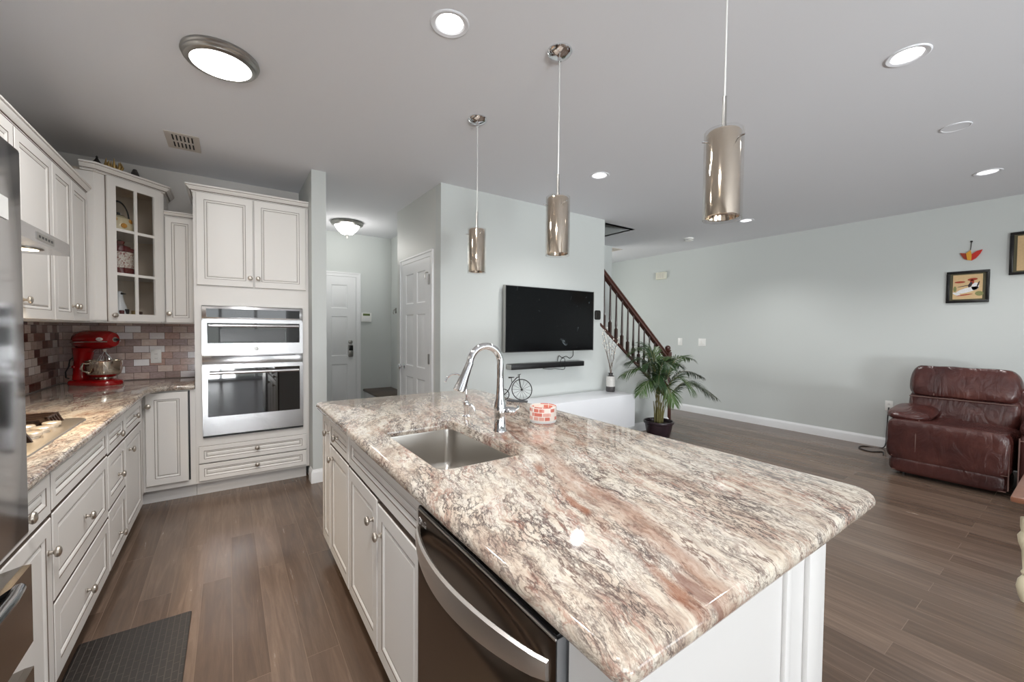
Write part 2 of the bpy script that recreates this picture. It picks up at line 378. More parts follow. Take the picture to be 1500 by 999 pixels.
def screen():
    k = NT('dusty_black_screen')
    n = k.noise(k.mapping(k.pos, scale=(1, 1, 1)), 9, 8, 0.75, 1.0)
    n2 = k.noise(k.pos, 2.2, 3)
    f = k.math('MULTIPLY', k.ramp(n.outputs['Fac'], [(0.62, (0, 0, 0, 1)), (0.70, (1, 1, 1, 1))]), k.ramp(n2.outputs['Fac'], [(0.42, (0, 0, 0, 1)), (0.66, (1, 1, 1, 1))]))
    k.l(k.mix(k.math('MULTIPLY', f, 0.75), rgb(7, 9, 11), rgb(120, 130, 134)), k.p.inputs['Base Color'])
    k.p.inputs['Roughness'].default_value = 0.12
    return k.m
M['screen'] = screen()
M['screen'].node_tree.nodes['Principled BSDF'].inputs['Specular IOR Level'].default_value = 0.25
def toile():
    k = NT('maroon_print_ceramic')
    n = k.noise(k.pos, 55, 6, 0.7, 1.5)
    k.l(k.ramp(n.outputs['Fac'], [(0.50, rgb(226, 220, 208)), (0.58, rgb(150, 90, 84))]), k.p.inputs['Base Color']); k.p.inputs['Roughness'].default_value = 0.2
    return k.m
M['toile'] = toile()

# ------------------------------------------------------------------ mesh helpers
ORG = {}
class MB:
    def __init__(s): s.v = []; s.f = []; s.mi = []; s.M = Matrix.Identity(4)
    def add(s, vs, fs, mi=0):
        b = len(s.v)
        s.v += [s.M @ Vector(p) for p in vs]
        s.f += [[b+i for i in f] for f in fs]
        s.mi += ([mi]*len(fs) if isinstance(mi, int) else list(mi))
        return s
    def from_bm(s, bm, mi=0):
        bm.verts.ensure_lookup_table(); bm.verts.index_update()
        s.add([v.co.copy() for v in bm.verts], [[v.index for v in f.verts] for f in bm.faces], mi); bm.free(); return s
    def box(s, x0, y0, z0, x1, y1, z1, mi=0, bevel=0.0, seg=2):
        x0, x1 = min(x0, x1), max(x0, x1); y0, y1 = min(y0, y1), max(y0, y1); z0, z1 = min(z0, z1), max(z0, z1)
        if bevel <= 0:
            v = [(x0, y0, z0), (x1, y0, z0), (x1, y1, z0), (x0, y1, z0), (x0, y0, z1), (x1, y0, z1), (x1, y1, z1), (x0, y1, z1)]
            return s.add(v, [(0, 3, 2, 1), (4, 5, 6, 7), (0, 1, 5, 4), (1, 2, 6, 5), (2, 3, 7, 6), (3, 0, 4, 7)], mi)
        bm = bmesh.new(); bmesh.ops.create_cube(bm, size=1)
        for v in bm.verts: v.co = Vector(((x0+x1)/2+v.co.x*(x1-x0), (y0+y1)/2+v.co.y*(y1-y0), (z0+z1)/2+v.co.z*(z1-z0)))
        bmesh.ops.bevel(bm, geom=list(bm.edges), offset=bevel, segments=seg, profile=0.5, affect='EDGES')
        return s.from_bm(bm, mi)
    def lathe(s, prof, c=(0, 0, 0), axis=None, seg=24, mi=0, arc=None):
        c = Vector(c); q = Matrix.Identity(3)
        if axis is not None: q = Vector((0, 0, 1)).rotation_difference(Vector(axis).normalized()).to_matrix()
        vs = []; fs = []; mis = []
        n = len(prof)
        for i, (r, z) in enumerate(prof):
            for k in range(seg):
                a = 2*math.pi*k/seg
                vs.append(c + q @ Vector((max(r, 1e-5)*math.cos(a), max(r, 1e-5)*math.sin(a), z)))
        for i in range(n-1):
            for k in range(seg):
                k2 = (k+1) % seg
                fs.append((i*seg+k, i*seg+k2, (i+1)*seg+k2, (i+1)*seg+k)); mis.append(mi if isinstance(mi, int) else mi[i])
        return s.add(vs, fs, mis)
    def cyl(s, p0, p1, r, seg=16, mi=0, r1=None):
        p0 = Vector(p0); p1 = Vector(p1); L = (p1-p0).length; r1 = r if r1 is None else r1
        return s.lathe([(0, 0), (r, 0), (r1, L), (0, L)], p0, p1-p0, seg, mi)
    def tube(s, pts, rad, seg=8, mi=0, flat=1.0):
        pts = [Vector(p) for p in pts]; n = len(pts)
        rad = [rad]*n if not hasattr(rad, '__len__') else rad
        tg = [(pts[min(i+1, n-1)]-pts[max(i-1, 0)]).normalized() for i in range(n)]
        nx = tg[0].orthogonal().normalized(); vs = []; fs = []
        for i in range(n):
            nx = (nx - tg[i]*nx.dot(tg[i]));
            if nx.length < 1e-6: nx = tg[i].orthogonal()
            nx.normalize(); ny = tg[i].cross(nx)
            for k in range(seg):
                a = 2*math.pi*k/seg
                vs.append(pts[i] + nx*(rad[i]*math.cos(a)) + ny*(rad[i]*flat*math.sin(a)))
        for i in range(n-1):
            for k in range(seg):
                k2 = (k+1) % seg; fs.append((i*seg+k, i*seg+k2, (i+1)*seg+k2, (i+1)*seg+k))
        fs.append(tuple(reversed(range(seg)))); fs.append(tuple((n-1)*seg+k for k in range(seg)))
        return s.add(vs, fs, mi)
    def sbox(s, c, h, n=6.0, seg=10, mi=0, Mx=None, fn=None):
        """soft cushion: a superellipsoid grown from a cube grid; fn shapes points in [-1,1]^3"""
        bm = bmesh.new(); bmesh.ops.create_cube(bm, size=2)
        bmesh.ops.subdivide_edges(bm, edges=list(bm.edges), cuts=seg, use_grid_fill=True)
        nn = n if hasattr(n, '__len__') else (n, n, n)
        for v in bm.verts:
            p = v.co
            w_ = sum(abs(p[i])**nn[i] for i in range(3))
            av = sum(nn)/3
            p = p / (w_**(1/av))
            if fn: p = fn(Vector(p))
            p = Vector((p[0]*h[0], p[1]*h[1], p[2]*h[2]))
            if Mx is not None: p = Mx @ p
            v.co = p + Vector(c)
        return s.from_bm(bm, mi)
    def prism(s, poly, fr, d, mi=0):
        """polygon (u,v) list in frame fr=(O,U,V); thickness d along U x V"""
        O, U, V = [Vector(a) for a in fr]; N = U.cross(V).normalized(); n = len(poly)
        vs = [O+U*u+V*v for u, v in poly] + [O+U*u+V*v+N*d for u, v in poly]
        fs = [tuple(reversed(range(n))), tuple(range(n, 2*n))] + [(i, (i+1) % n, n+(i+1) % n, n+i) for i in range(n)]
        return s.add(vs, fs, mi)
    def build(s, name, mats, parent=None, loc=None, smooth=35):
        org = ORG[parent] if parent is not None else Vector(loc if loc is not None else (0, 0, 0))
        me = bpy.data.meshes.new(name)
        me.from_pydata([tuple(v-org) for v in s.v], [], s.f)
        mats = mats if isinstance(mats, (list, tuple)) else [mats]
        for m in mats: me.materials.append(M[m] if isinstance(m, str) else m)
        me.polygons.foreach_set('material_index', s.mi)
        bm = bmesh.new(); bm.from_mesh(me); bmesh.ops.remove_doubles(bm, verts=bm.verts, dist=1e-5)
        bmesh.ops.recalc_face_normals(bm, faces=bm.faces); bm.to_mesh(me); bm.free()
        if smooth:
            me.polygons.foreach_set('use_smooth', [True]*len(me.polygons)); me.set_sharp_from_angle(angle=R(smooth))
        me.update()
        o = bpy.data.objects.new(name, me); COL.objects.link(o); ORG[o] = org
        if parent is not None: o.parent = parent
        else: o.location = org
        return o
def tag(o, label, cat, group=None):
    o['label'] = label; o['category'] = cat
    if group: o['group'] = group
    return o
def thing(name, label, cat, loc, group=None):
    o = bpy.data.objects.new(name, None); COL.objects.link(o); o.location = loc; ORG[o] = Vector(loc)
    o.empty_display_size = 0.1
    return tag(o, label, cat, group)
def struct(mb, name, mats, parent=None, smooth=0, loc=None):
    o = mb.build(name, mats, parent, loc=loc, smooth=smooth)
    if parent is None: o['kind'] = 'structure'
    return o
def dup(root, loc, label, group=None):
    r = root.copy(); COL.objects.link(r); r.location = loc; r['label'] = label; ORG[r] = Vector(loc)
    if group: r['group'] = group
    def kids(a, b):
        for ch in list(a.children):
            c = ch.copy(); COL.objects.link(c); c.parent = b; kids(ch, c)
    kids(root, r)
    return r
def rrect(x0, y0, x1, y1, radii, seg=8):
    """rounded rectangle, counter-clockwise; radii = (x0y0, x1y0, x1y1, x0y1)"""
    pts = []
    for (cx, cy, r, a0) in ((x0+radii[0], y0+radii[0], radii[0], 180), (x1-radii[1], y0+radii[1], radii[1], 270),
                            (x1-radii[2], y1-radii[2], radii[2], 0), (x0+radii[3], y1-radii[3], radii[3], 90)):
        for k in range(seg+1):
            a = R(a0+90*k/seg); pts.append((cx+r*math.cos(a), cy+r*math.sin(a)))
    return pts
def offset_poly(pts, d):
    """inward miter offset of a counter-clockwise polygon"""
    n = len(pts); out = []
    for i in range(n):
        p0, p1, p2 = Vector(pts[i-1]), Vector(pts[i]), Vector(pts[(i+1) % n])
        e1 = (p1-p0).normalized(); e2 = (p2-p1).normalized()
        n1 = Vector((-e1.y, e1.x)); n2 = Vector((-e2.y, e2.x)); b = n1+n2
        out.append(tuple(p1 + b*(d/max(0.2, 1+n1.dot(n2)))))
    return out
def fill_loops(loops, z):
    """flat face with holes"""
    bm = bmesh.new(); es = []
    for lp in loops:
        vs = [bm.verts.new((p[0], p[1], z)) for p in lp]
        es += [bm.edges.new((vs[i], vs[(i+1) % len(vs)])) for i in range(len(vs))]
    bmesh.ops.triangle_fill(bm, edges=es, use_beauty=True, use_dissolve=False)
    return bm
def ring_stack(mb, rings, mi=0):
    n = len(rings[0]); vs = [p for r in rings for p in r]; fs = []
    for i in range(len(rings)-1):
        for k in range(n):
            k2 = (k+1) % n; fs.append((i*n+k, i*n+k2, (i+1)*n+k2, (i+1)*n+k))
    mb.add(vs, fs, mi)
def slab(outline, z0, z1, hole=None):
    mb = MB(); t = z1-z0
    prof = [(0.010, z0), (0.003, z0+0.2*t), (0.0, z0+0.45*t), (0.001, z0+0.65*t), (0.005, z0+0.85*t), (0.012, z0+0.97*t), (0.018, z1)]
    rings = [[(x, y, z) for x, y in offset_poly(outline, d)] for d, z in prof]
    ring_stack(mb, rings)
    top = [rings[-1]]; bot = [rings[0]]
    if hole:
        hp = [(0.0, z0), (0.0, z1-0.005), (-0.004, z1)]
        hr = [[(x, y, z) for x, y in offset_poly(hole, d)] for d, z in hp]
        ring_stack(mb, hr); top.append(hr[-1]); bot.append(hr[0])
    mb.from_bm(fill_loops(top, z1)); mb.from_bm(fill_loops(bot, z0))
    return mb
def sweep(mb, path, prof, mi=0, closed=False, mis=None):
    """profile (out, z) swept along a plan polyline; out = to the right of travel; mitred"""
    pts = [Vector(p) for p in path]; n = len(pts); rings = []
    for i in range(n):
        if closed or 0 < i < n-1:
            e1 = (pts[i]-pts[i-1]).normalized(); e2 = (pts[(i+1) % n]-pts[i]).normalized()
        elif i == 0: e1 = e2 = (pts[1]-pts[0]).normalized()
        else: e1 = e2 = (pts[-1]-pts[-2]).normalized()
        n1 = Vector((e1.y, -e1.x)); n2 = Vector((e2.y, -e2.x)); b = (n1+n2)/(1+n1.dot(n2))
        rings.append([(pts[i].x+b.x*o, pts[i].y+b.y*o, z) for o, z in prof])
    m = len(prof); vs = [p for r in rings for p in r]; fs = []; mm = []
    for i in range(n if closed else n-1):
        j = (i+1) % n
        for k in range(m):
            k2 = (k+1) % m; fs.append((i*m+k, i*m+k2, j*m+k2, j*m+k)); mm.append(mis[k] if mis else mi)
    if not closed:
        fs += [tuple(range(m)), tuple((n-1)*m+k for k in reversed(range(m)))]; mm += [mi, mi]
    mb.add(vs, fs, mm)

# ------------------------------------------------------------------ cabinet pieces
def front_panel(mb, O, U, V, w_, h_, frame=0.055, t=0.019, pane=False):
    """glazed raised-panel front: O = lower corner at the back plane, outward normal = U x V"""
    O, U, V = Vector(O), Vector(U), Vector(V); N = U.cross(V).normalized()
    fr = min(frame, 0.30*h_, 0.30*w_)
    rings = [(0, 0, 1), (0, t-0.003, 0), (0.003, t, 0), (fr-0.004, t, 1), (fr-0.001, t-0.002, 0), (fr+0.006, t-0.004, 0),
             (fr+0.012, t-0.008, 1), (fr+0.0145, t-0.009, 0), (fr+0.022, t-0.005, 0)]
    if h_ < 0.12: rings = [(0, 0, 1), (0, t-0.003, 0), (0.003, t, 0), (fr-0.002, t, 1), (fr+0.001, t-0.003, 0), (fr+0.006, t-0.003, 0)]
    P = lambda u, v, d: O+U*u+V*v+N*d
    vs = []; fs = []; mi = []
    for ins, d, m in rings: vs += [P(ins, ins, d), P(w_-ins, ins, d), P(w_-ins, h_-ins, d), P(ins, h_-ins, d)]
    for i in range(len(rings)-1):
        for k in range(4):
            k2 = (k+1) % 4; fs.append((i*4+k, i*4+k2, (i+1)*4+k2, (i+1)*4+k)); mi.append(rings[i][2])
    L = (len(rings)-1)*4
    fs.append((L, L+1, L+2, L+3)); mi.append(0)
    fs.append((3, 2, 1, 0)); mi.append(0)
    mb.add(vs, fs, mi)
KNOB = [(0.0, 0.0), (0.010, 0.0), (0.010, 0.002), (0.0065, 0.004), (0.006, 0.013), (0.009, 0.016), (0.0165, 0.019), (0.0185, 0.024), (0.0165, 0.029), (0.010, 0.0325), (0, 0.0335)]
def knob(parent, p, n):
    mb = MB(); mb.lathe(KNOB, p, n, 16); return mb.build('knob', 'knob', parent)
def front(parent, kind, O, U, V, w_, h_, kn=None, frame=0.055):
    g = 0.002
    O = Vector(O)+Vector(U)*g+Vector(V)*g
    mb = MB(); front_panel(mb, O, U, V, w_-2*g, h_-2*g, frame)
    d = mb.build(kind, ['cab', 'glaze'], parent, smooth=0)
    if kn is not None:
        N = Vector(U).cross(Vector(V)).normalized()
        for kk in (kn if isinstance(kn, list) else [kn]):
            knob(d, O+Vector(U)*kk[0]+Vector(V)*kk[1]+N*0.0185, N)
    return d
CROWN = [(0.0, 0.0), (0.012, 0.0), (0.012, 0.010), (0.016, 0.012), (0.016, 0.018), (0.024, 0.024), (0.032, 0.034), (0.046, 0.050), (0.050, 0.058), (0.050, 0.062), (0.058, 0.066), (0.058, 0.080), (0.0, 0.080)]
CROWN_M = [0, 0, 1, 0, 1, 0, 0, 0, 1, 0, 0, 0, 0]
def crown(parent, path, z0, z1, out=0.05):
    mb = MB(); k = (z1-z0)/0.080
    sweep(mb, path, [(o*out/0.058, z0+z*k) for o, z in CROWN], mis=CROWN_M)
    return mb.build('crown_molding', ['cab', 'glaze'], parent, smooth=20)

# ================================================================== SETTING
XL, XR, YB, YK, YT, YF = -1.12, 6.43, -4.6, 4.73, 3.58, 6.27
mb = MB(); mb.box(XL-0.15, YB-0.3, -0.12, XR+0.15, YF+0.15, 0.0); struct(mb, 'floor', 'floor')
CANS = [(0.83, 1.716), (2.775, 0.596), (5.32, 0.61), (2.716, 2.592), (5.278, 2.57)]
outline = [(XL, YB), (XR, YB), (XR, YF), (XL, YF)]
holes = [[(cx+0.062*math.cos(2*math.pi*k/32), cy+0.062*math.sin(2*math.pi*k/32)) for k in range(32)] for cx, cy in CANS]
stair_hole = [(2.2, 3.72), (4.50, 3.72), (4.50, 4.62), (2.2, 4.62)]
mb = MB(); mb.from_bm(fill_loops([outline]+holes+[stair_hole], CH)); struct(mb, 'ceiling', 'ceiling')
mb = MB()
mb.box(2.15, 3.67, CH, 4.55, 3.72, CH+1.2); mb.box(2.15, 4.62, CH, 4.55, 4.67, CH+1.2); mb.box(4.50, 3.72, CH, 4.55, 4.62, CH+1.2)
mb.box(2.15, 3.72, CH, 2.20, 4.62, CH+1.2); mb.box(2.15, 3.67, CH+1.2, 4.55, 4.67, CH+1.25)
struct(mb, 'wall_stairwell', 'wall')
mb = MB(); mb.box(XL-0.12, -1.1, 0, XL, YF, CH); mb.box(XL-0.12, YB, 0, XL, -3.3, CH); mb.box(XL-0.12, -3.3, 0, XL, -1.1, 0.75); mb.box(XL-0.12, -3.3, 2.15, XL, -1.1, CH); struct(mb, 'wall_left', 'kitchen_wall')
mb = MB(); mb.box(XL, YK, 0, 0.598, YK+0.1, CH); struct(mb, 'wall_kitchen', 'kitchen_wall')
mb = MB(); mb.box(0.598, 3.945, 0, 0.715, YF, CH); struct(mb, 'wall_wing', 'wall')
mb = MB(); mb.box(0.715, YF, 0, 3.2, YF+0.1, CH); mb.box(5.2, YF, 0, XR, YF+0.1, CH); mb.box(3.2, YF, 0, 5.2, YF+0.1, 0.7); mb.box(3.2, YF, 2.2, 5.2, YF+0.1, CH); struct(mb, 'wall_foyer', 'wall')
mb = MB(); mb.box(1.647, YT+0.12, 0, 1.767, 4.79, CH); struct(mb, 'wall_pantry', 'wall_semi')
mb = MB(); mb.box(2.06, 4.79, 0, 2.18, YF, CH); mb.box(1.767, 4.67, 0, 2.18, 4.79, CH); struct(mb, 'wall_hall', 'wall')
mb = MB(); mb.box(XR, YB, 0, XR+0.12, YF, CH); struct(mb, 'wall_right', 'wall')
# TV wall with the sloping stair knee wall in one plane
mb = MB(); xe = 3.86
mb.prism([(1.647, 0), (5.22, 0), (5.22, 0.36), (xe, 1.375), (xe, CH), (1.647, CH)], ((0, YT, 0), (1, 0, 0), (0, 0, 1)), -0.12)
struct(mb, 'wall_tv', 'wall')
mb = MB(); mb.box(2.18, 4.64, 0, 5.18, 4.76, CH); struct(mb, 'wall_stair', 'wall')
# rear wall with patio door and living room window
mb = MB(); y0, y1 = YB-0.14, YB
mb.box(XL, y0, 0, -0.95, y1, CH); mb.box(1.35, y0, 0, 2.5, y1, CH); mb.box(5.5, y0, 0, XR, y1, CH)
mb.box(-0.95, y0, 2.10, 1.35, y1, CH); mb.box(2.5, y0, 2.2, 5.5, y1, CH); mb.box(2.5, y0, 0, 5.5, y1, 0.5)
struct(mb, 'wall_rear', 'wall')
def window(name, x0, x1, z0, z1, nx, nz, y=YB-0.09):
    mb = MB()
    for a, b in ((x0, x0+0.06), (x1-0.06, x1)): mb.box(a, y, z0, b, y+0.09, z1)
    for a, b in ((z0, z0+0.06), (z1-0.06, z1)): mb.box(x0, y, a, x1, y+0.09, b)
    for i in range(1, nx): c = x0+(x1-x0)*i/nx; mb.box(c-0.035, y, z0, c+0.035, y+0.07, z1)
    for i in range(1, nz): c = z0+(z1-z0)*i/nz; mb.box(x0, y+0.02, c-0.02, x1, y+0.05, c+0.02)
    r = struct(mb, name, 'trim')
    mb = MB(); mb.box(x0+0.05, y+0.03, z0+0.05, x1-0.05, y+0.036, z1-0.05); mb.build('window_pane', 'pane', r, smooth=0)
window('window_1', -0.95, 1.35, 0.0, 2.10, 3, 1)
window('window_2', 2.5, 5.5, 0.5, 2.2, 3, 1)
mb = MB()
for a_, b_ in ((-3.3, -3.24), (-1.16, -1.1), (-2.235, -2.165)): mb.box(XL-0.10, a_, 0.75, XL-0.01, b_, 2.15)
for a_, b_ in ((0.75, 0.81), (2.09, 2.15)): mb.box(XL-0.10, -3.3, a_, XL-0.01, -1.1, b_)
r_ = struct(mb, 'added_side_window', 'trim'); mb = MB(); mb.box(XL-0.06, -3.25, 0.8, XL-0.054, -1.15, 2.1); mb.build('window_pane', 'pane', r_, smooth=0)  # side window added out of view to let the fill in
window('added_front_window', 3.2, 5.2, 0.7, 2.2, 2, 2, YF+0.005)  # unseen front-room window, added for the stair-end fill
# baseboards
BASE = [(0.0, 0.0), (0.016, 0.0), (0.016, 0.085), (0.012, 0.100), (0.006, 0.108), (0.004, 0.118), (0.0, 0.118)]
def baseboard(name, path):
    mb = MB(); sweep(mb, path, BASE); return struct(mb, name, 'trim', smooth=30)
baseboard('baseboard_right', [(XR, YF), (XR, YB)])
baseboard('baseboard_tv', [(1.647, YT), (5.22, YT), (5.22, YT+0.12)])
baseboard('baseboard_wing', [(0.598, 4.06), (0.598, 3.945), (0.715, 3.945), (0.715, YF)])
baseboard('baseboard_foyer', [(1.62, YF), (2.06, YF), (2.06, 4.80)])
# kitchen splash tile
mb = MB(); mb.box(XL, YK-0.008, 0.915, -0.227, YK, 1.395); struct(mb, 'trim_1', 'tile_back')
mb = MB(); mb.box(XL, 1.5, 0.915, XL+0.008, YK-0.008, 1.70); struct(mb, 'trim_2', 'tile_left')

# ---- doors
def six_panel(mb, O, U, V, w_, h_, t=0.012):
    O, U, V = Vector(O), Vector(U), Vector(V); N = U.cross(V).normalized()
    st = 0.115*w_/0.76; mid = 0.10*w_/0.76
    us = [0, st, (w_-mid)/2, (w_+mid)/2, w_-st, w_]
    vs_ = [0, 0.22, 0.22+0.60*h_/2.03, 0.34+0.60*h_/2.03, 0.34+1.15*h_/2.03, 0.455+1.15*h_/2.03, h_-0.12, h_]
    P = lambda u, v, d: O+U*u+V*v+N*d
    for i in range(5):
        for j in range(7):
            a, b, c, d = us[i], us[i+1], vs_[j], vs_[j+1]
            if i in (1, 3) and j in (1, 3, 5):
                rs = [(0, t), (0.010, t-0.008), (0.022, t-0.008), (0.040, t-0.002)]
                q = []; fs = []
                for ins, dd in rs: q += [P(a+ins, c+ins, dd), P(b-ins, c+ins, dd), P(b-ins, d-ins, dd), P(a+ins, d-ins, dd)]
                for r_ in range(3):
                    for k in range(4): fs.append((r_*4+k, r_*4+(k+1) % 4, r_*4+4+(k+1) % 4, r_*4+4+k))
                fs.append((12, 13, 14, 15)); mb.add(q, fs)
            else: mb.add([P(a, c, t), P(b, c, t), P(b, d, t), P(a, d, t)], [(0, 1, 2, 3)])
    e = [P(0, 0, 0), P(w_, 0, 0), P(w_, h_, 0), P(0, h_, 0), P(0, 0, t), P(w_, 0, t), P(w_, h_, t), P(0, h_, t)]
    mb.add(e, [(0, 1, 5, 4), (1, 2, 6, 5), (2, 3, 7, 6), (3, 0, 4, 7)])
def casing(mb, O, U, V, w_, h_, cw=0.065):
    O, U, V = Vector(O), Vector(U), Vector(V)
    def bar(u0, v0, u1, v1, d):
        mb.prism([(u0, v0), (u1, v0), (u1, v1), (u0, v1)], (O, U, V), d)
    k = 0.018; e1, e2 = 0.004, cw-k
    bar(-e2, 0, -e1, h_+e2, 0.012); bar(w_+e1, 0, w_+e2, h_+e2, 0.012); bar(-e1, h_+e1, w_+e1, h_+e2, 0.012)
    bar(-cw, 0, -e2, h_+cw, 0.020); bar(w_+e2, 0, w_+cw, h_+cw, 0.020); bar(-e2, h_+e2, w_+e2, h_+cw, 0.020)
# pantry door faces -X
mb = MB(); six_panel(mb, (1.647, 4.585, 0.01), (0, -1, 0), (0, 0, 1), 0.78, 2.075); d1 = struct(mb, 'door_1', 'trim', smooth=20)
mb = MB(); casing(mb, (1.647, 4.585, 0.0), (0, -1, 0), (0, 0, 1), 0.78, 2.085); mb.build('door_casing', 'trim', d1, smooth=20)
mb = MB(); mb.lathe([(0, 0), (0.032, 0), (0.032, 0.006), (0.012, 0.012), (0.012, 0.03), (0.027, 0.045), (0.031, 0.058), (0.026, 0.070), (0, 0.075)], (1.635, 4.52, 0.945), (-1, 0, 0), 20)
mb.build('door_knob', 'chrome', d1)
for z in (0.30, 1.07, 1.86):
    mb = MB(); mb.box(1.626, 3.806, z-0.05, 1.636, 3.836, z+0.05, bevel=0.002); mb.cyl((1.625, 3.806, z-0.05), (1.625, 3.806, z+0.05), 0.006, 10); mb.build('hinge', 'nickel', d1)
mb = MB(); mb.tube([(1.632, 3.84, 1.93), (1.615, 3.84, 1.93), (1.60, 3.84, 1.92), (1.60, 3.84, 1.86)], 0.005); mb.build('hook', 'nickel', d1)
# entrance door on the foyer wall faces -Y
mb = MB(); six_panel(mb, (0.75, YF, 0.01), (1, 0, 0), (0, 0, 1), 0.785, 2.10); d2 = struct(mb, 'door_2', 'trim', smooth=20)
mb = MB(); casing(mb, (0.75, YF, 0.0), (1, 0, 0), (0, 0, 1), 0.785, 2.11); mb.build('door_casing', 'trim', d2, smooth=20)
mb = MB(); mb.lathe([(0, 0), (0.030, 0), (0.030, 0.012), (0.02, 0.02), (0, 0.022)], (1.455, YF-0.012, 1.17), (0, -1, 0), 20); mb.build('deadbolt', 'nickel', d2)
mb = MB(); mb.box(1.42, YF-0.045, 0.955, 1.49, YF-0.012, 1.125, bevel=0.010); lk = mb.build('smart_lock', 'nickel', d2)
mb = MB(); mb.box(1.426, YF-0.048, 1.045, 1.484, YF-0.044, 1.118, bevel=0.002); mb.build('keypad', 'black_gloss', lk)
# landing step at the end of the hall
mb = MB(); mb.box(1.66, 5.30, 0.0, 2.058, YF-0.002, 0.435); st = tag(mb.build('stair_landing', 'trim', loc=(1.85, 5.8, 0)), 'low stair landing with dark wood tread at the end of the hall', 'step')
mb = MB(); mb.box(1.635, 5.275, 0.435, 2.058, YF-0.002, 0.468, bevel=0.008); mb.build('tread', 'tread', st)

# ---- stairs behind the knee wall
t = thing('staircase', 'carpetless staircase with dark treads rising behind the sloping knee wall', 'staircase', (5.1, 4.17, 0))
for i in range(7):
    x1 = 5.18-0.25*i
    mb = MB(); mb.box(x1-0.25, 3.705, 0 if i == 0 else 0.19*i-0.02, x1, 4.635, 0.19*(i+1)-0.03); mb.build('riser', 'trim', t)
    mb = MB(); mb.box(x1-0.27, 3.705, 0.19*(i+1)-0.03, x1+0.02, 4.635, 0.19*(i+1), bevel=0.006); mb.build('tread', 'tread', t)
t = thing('stair_railing', 'mahogany stair handrail on dark turned balusters, ending at a newel post', 'railing', (4.6, 3.64, 0.0))
sl = (1.098-2.10)/(5.185-3.95)
zr = lambda x: 2.07+sl*(x-3.95)            # centre of the handrail
zc = lambda x: 1.395+(0.36-1.375)/(5.22-3.86)*(x-3.86)+0.0
mb = MB(); mb.prism([(3.80, zc(3.80)-0.012), (5.19, zc(5.19)-0.012), (5.19, zc(5.19)+0.022), (3.80, zc(3.80)+0.022)], ((0, YT-0.012, 0), (1, 0, 0), (0, 0, 1)), -0.024)
mb.build('stringer_trim', 'wood_rail', t)
mb = MB(); mb.prism([(3.872, zc(3.872)+0.002), (5.19, zc(5.19)+0.002), (5.19, zc(5.19)+0.024), (3.872, zc(3.872)+0.024)], ((0, YT+0.0125, 0), (1, 0, 0), (0, 0, 1)), -0.11)
mb.build('stringer_cap', 'wood_rail', t)
mb = MB(); prof = [(-0.030, -0.035), (0.030, -0.035), (0.030, -0.015), (0.024, -0.005), (0.032, 0.008), (0.026, 0.026), (0.012, 0.034), (-0.012, 0.034), (-0.026, 0.026), (-0.032, 0.008), (-0.024, -0.005), (-0.030, -0.015)]
q = []; n_ = len(prof)
for x in (3.872, 5.25): q += [(x, 3.64+a, zr(x)+b*1.28) for a, b in prof]
mb.add(q, [(k, (k+1) % n_, n_+(k+1) % n_, n_+k) for k in range(n_)]+[tuple(range(n_)), tuple(range(2*n_-1, n_-1, -1))]); mb.build('handrail', 'wood_rail', t)
for i in range(11):
    x = 3.93+0.116*i; zb, zt = zc(x)+0.02, zr(x)-0.03; L = zt-zb
    mb = MB(); mb.box(x-0.017, 3.623, zb, x+0.017, 3.657, zb+0.20, bevel=0.002)
    mb.lathe([(0.016, 0.195), (0.018, 0.205), (0.011, 0.215), (0.017, 0.24), (0.014, 0.36), (0.010, L-0.05), (0.010, L)], (x, 3.64, zb), None, 10)
    mb.build('baluster', 'baluster', t)
mb = MB(); x = 5.285
mb.box(x-0.045, 3.595, 0, x+0.045, 3.685, 0.52, bevel=0.004)
mb.lathe([(0.044, 0.52), (0.046, 0.53), (0.030, 0.545), (0.038, 0.58), (0.040, 0.66), (0.028, 0.84), (0.026, 0.87), (0.040, 0.885)], (x, 3.64, 0), None, 20)
mb.box(x-0.042, 3.598, 0.885, x+0.042, 3.682, 1.06, bevel=0.004)
mb.lathe([(0.03, 1.06), (0.045, 1.07), (0.050, 1.085), (0.034, 1.095), (0.040, 1.11), (0.038, 1.135), (0.022, 1.152), (0, 1.157)], (x, 3.64, 0), None, 20)
mb.build('newel_post', 'wood_rail', t)

# ================================================================== KITCHEN, LEFT RUN
FX = -0.531                          # back plane of the door fronts, left run (faces +X)
LU, LV = (0, 1, 0), (0, 0, 1)        # U x V = +X
def base_unit(name, label, y0, y1, fronts, toe=True):
    t = thing(name, label, 'cabinet', (-0.82, (y0+y1)/2, 0), 'base cabinets of the left run')
    mb = MB(); mb.box(XL+0.002, y0+0.0005, 0.105, FX, y1-0.0005, 0.874); mb.build('carcass', 'cab', t, smooth=0)
    mb = MB(); mb.box(XL+0.01, y0+0.0005, 0, FX-0.06, y1-0.0005, 0.105); mb.build('toe_kick', 'tread', t, smooth=0)
    for kind, a, b, z0, z1, kn in fronts: front(t, kind, (FX, a, z0), LU, LV, b-a, z1-z0, kn)
    return t
base_unit('base_cabinet', 'white base cabinet with one drawer over a door, next to the refrigerator', 1.50, 2.06,
          [('drawer', 1.56, 2.055, 0.722, 0.865, (0.25, 0.07)), ('door', 1.56, 2.055, 0.112, 0.712, (0.455, 0.485))])
base_unit('base_cabinet', 'wide white base cabinet with deep drawers under the cooktop', 2.06, 2.855,
          [('drawer_front', 2.065, 2.85, 0.727, 0.865, None), ('drawer', 2.065, 2.85, 0.405, 0.718, (0.39, 0.15)), ('drawer', 2.065, 2.85, 0.112, 0.396, (0.39, 0.12))])
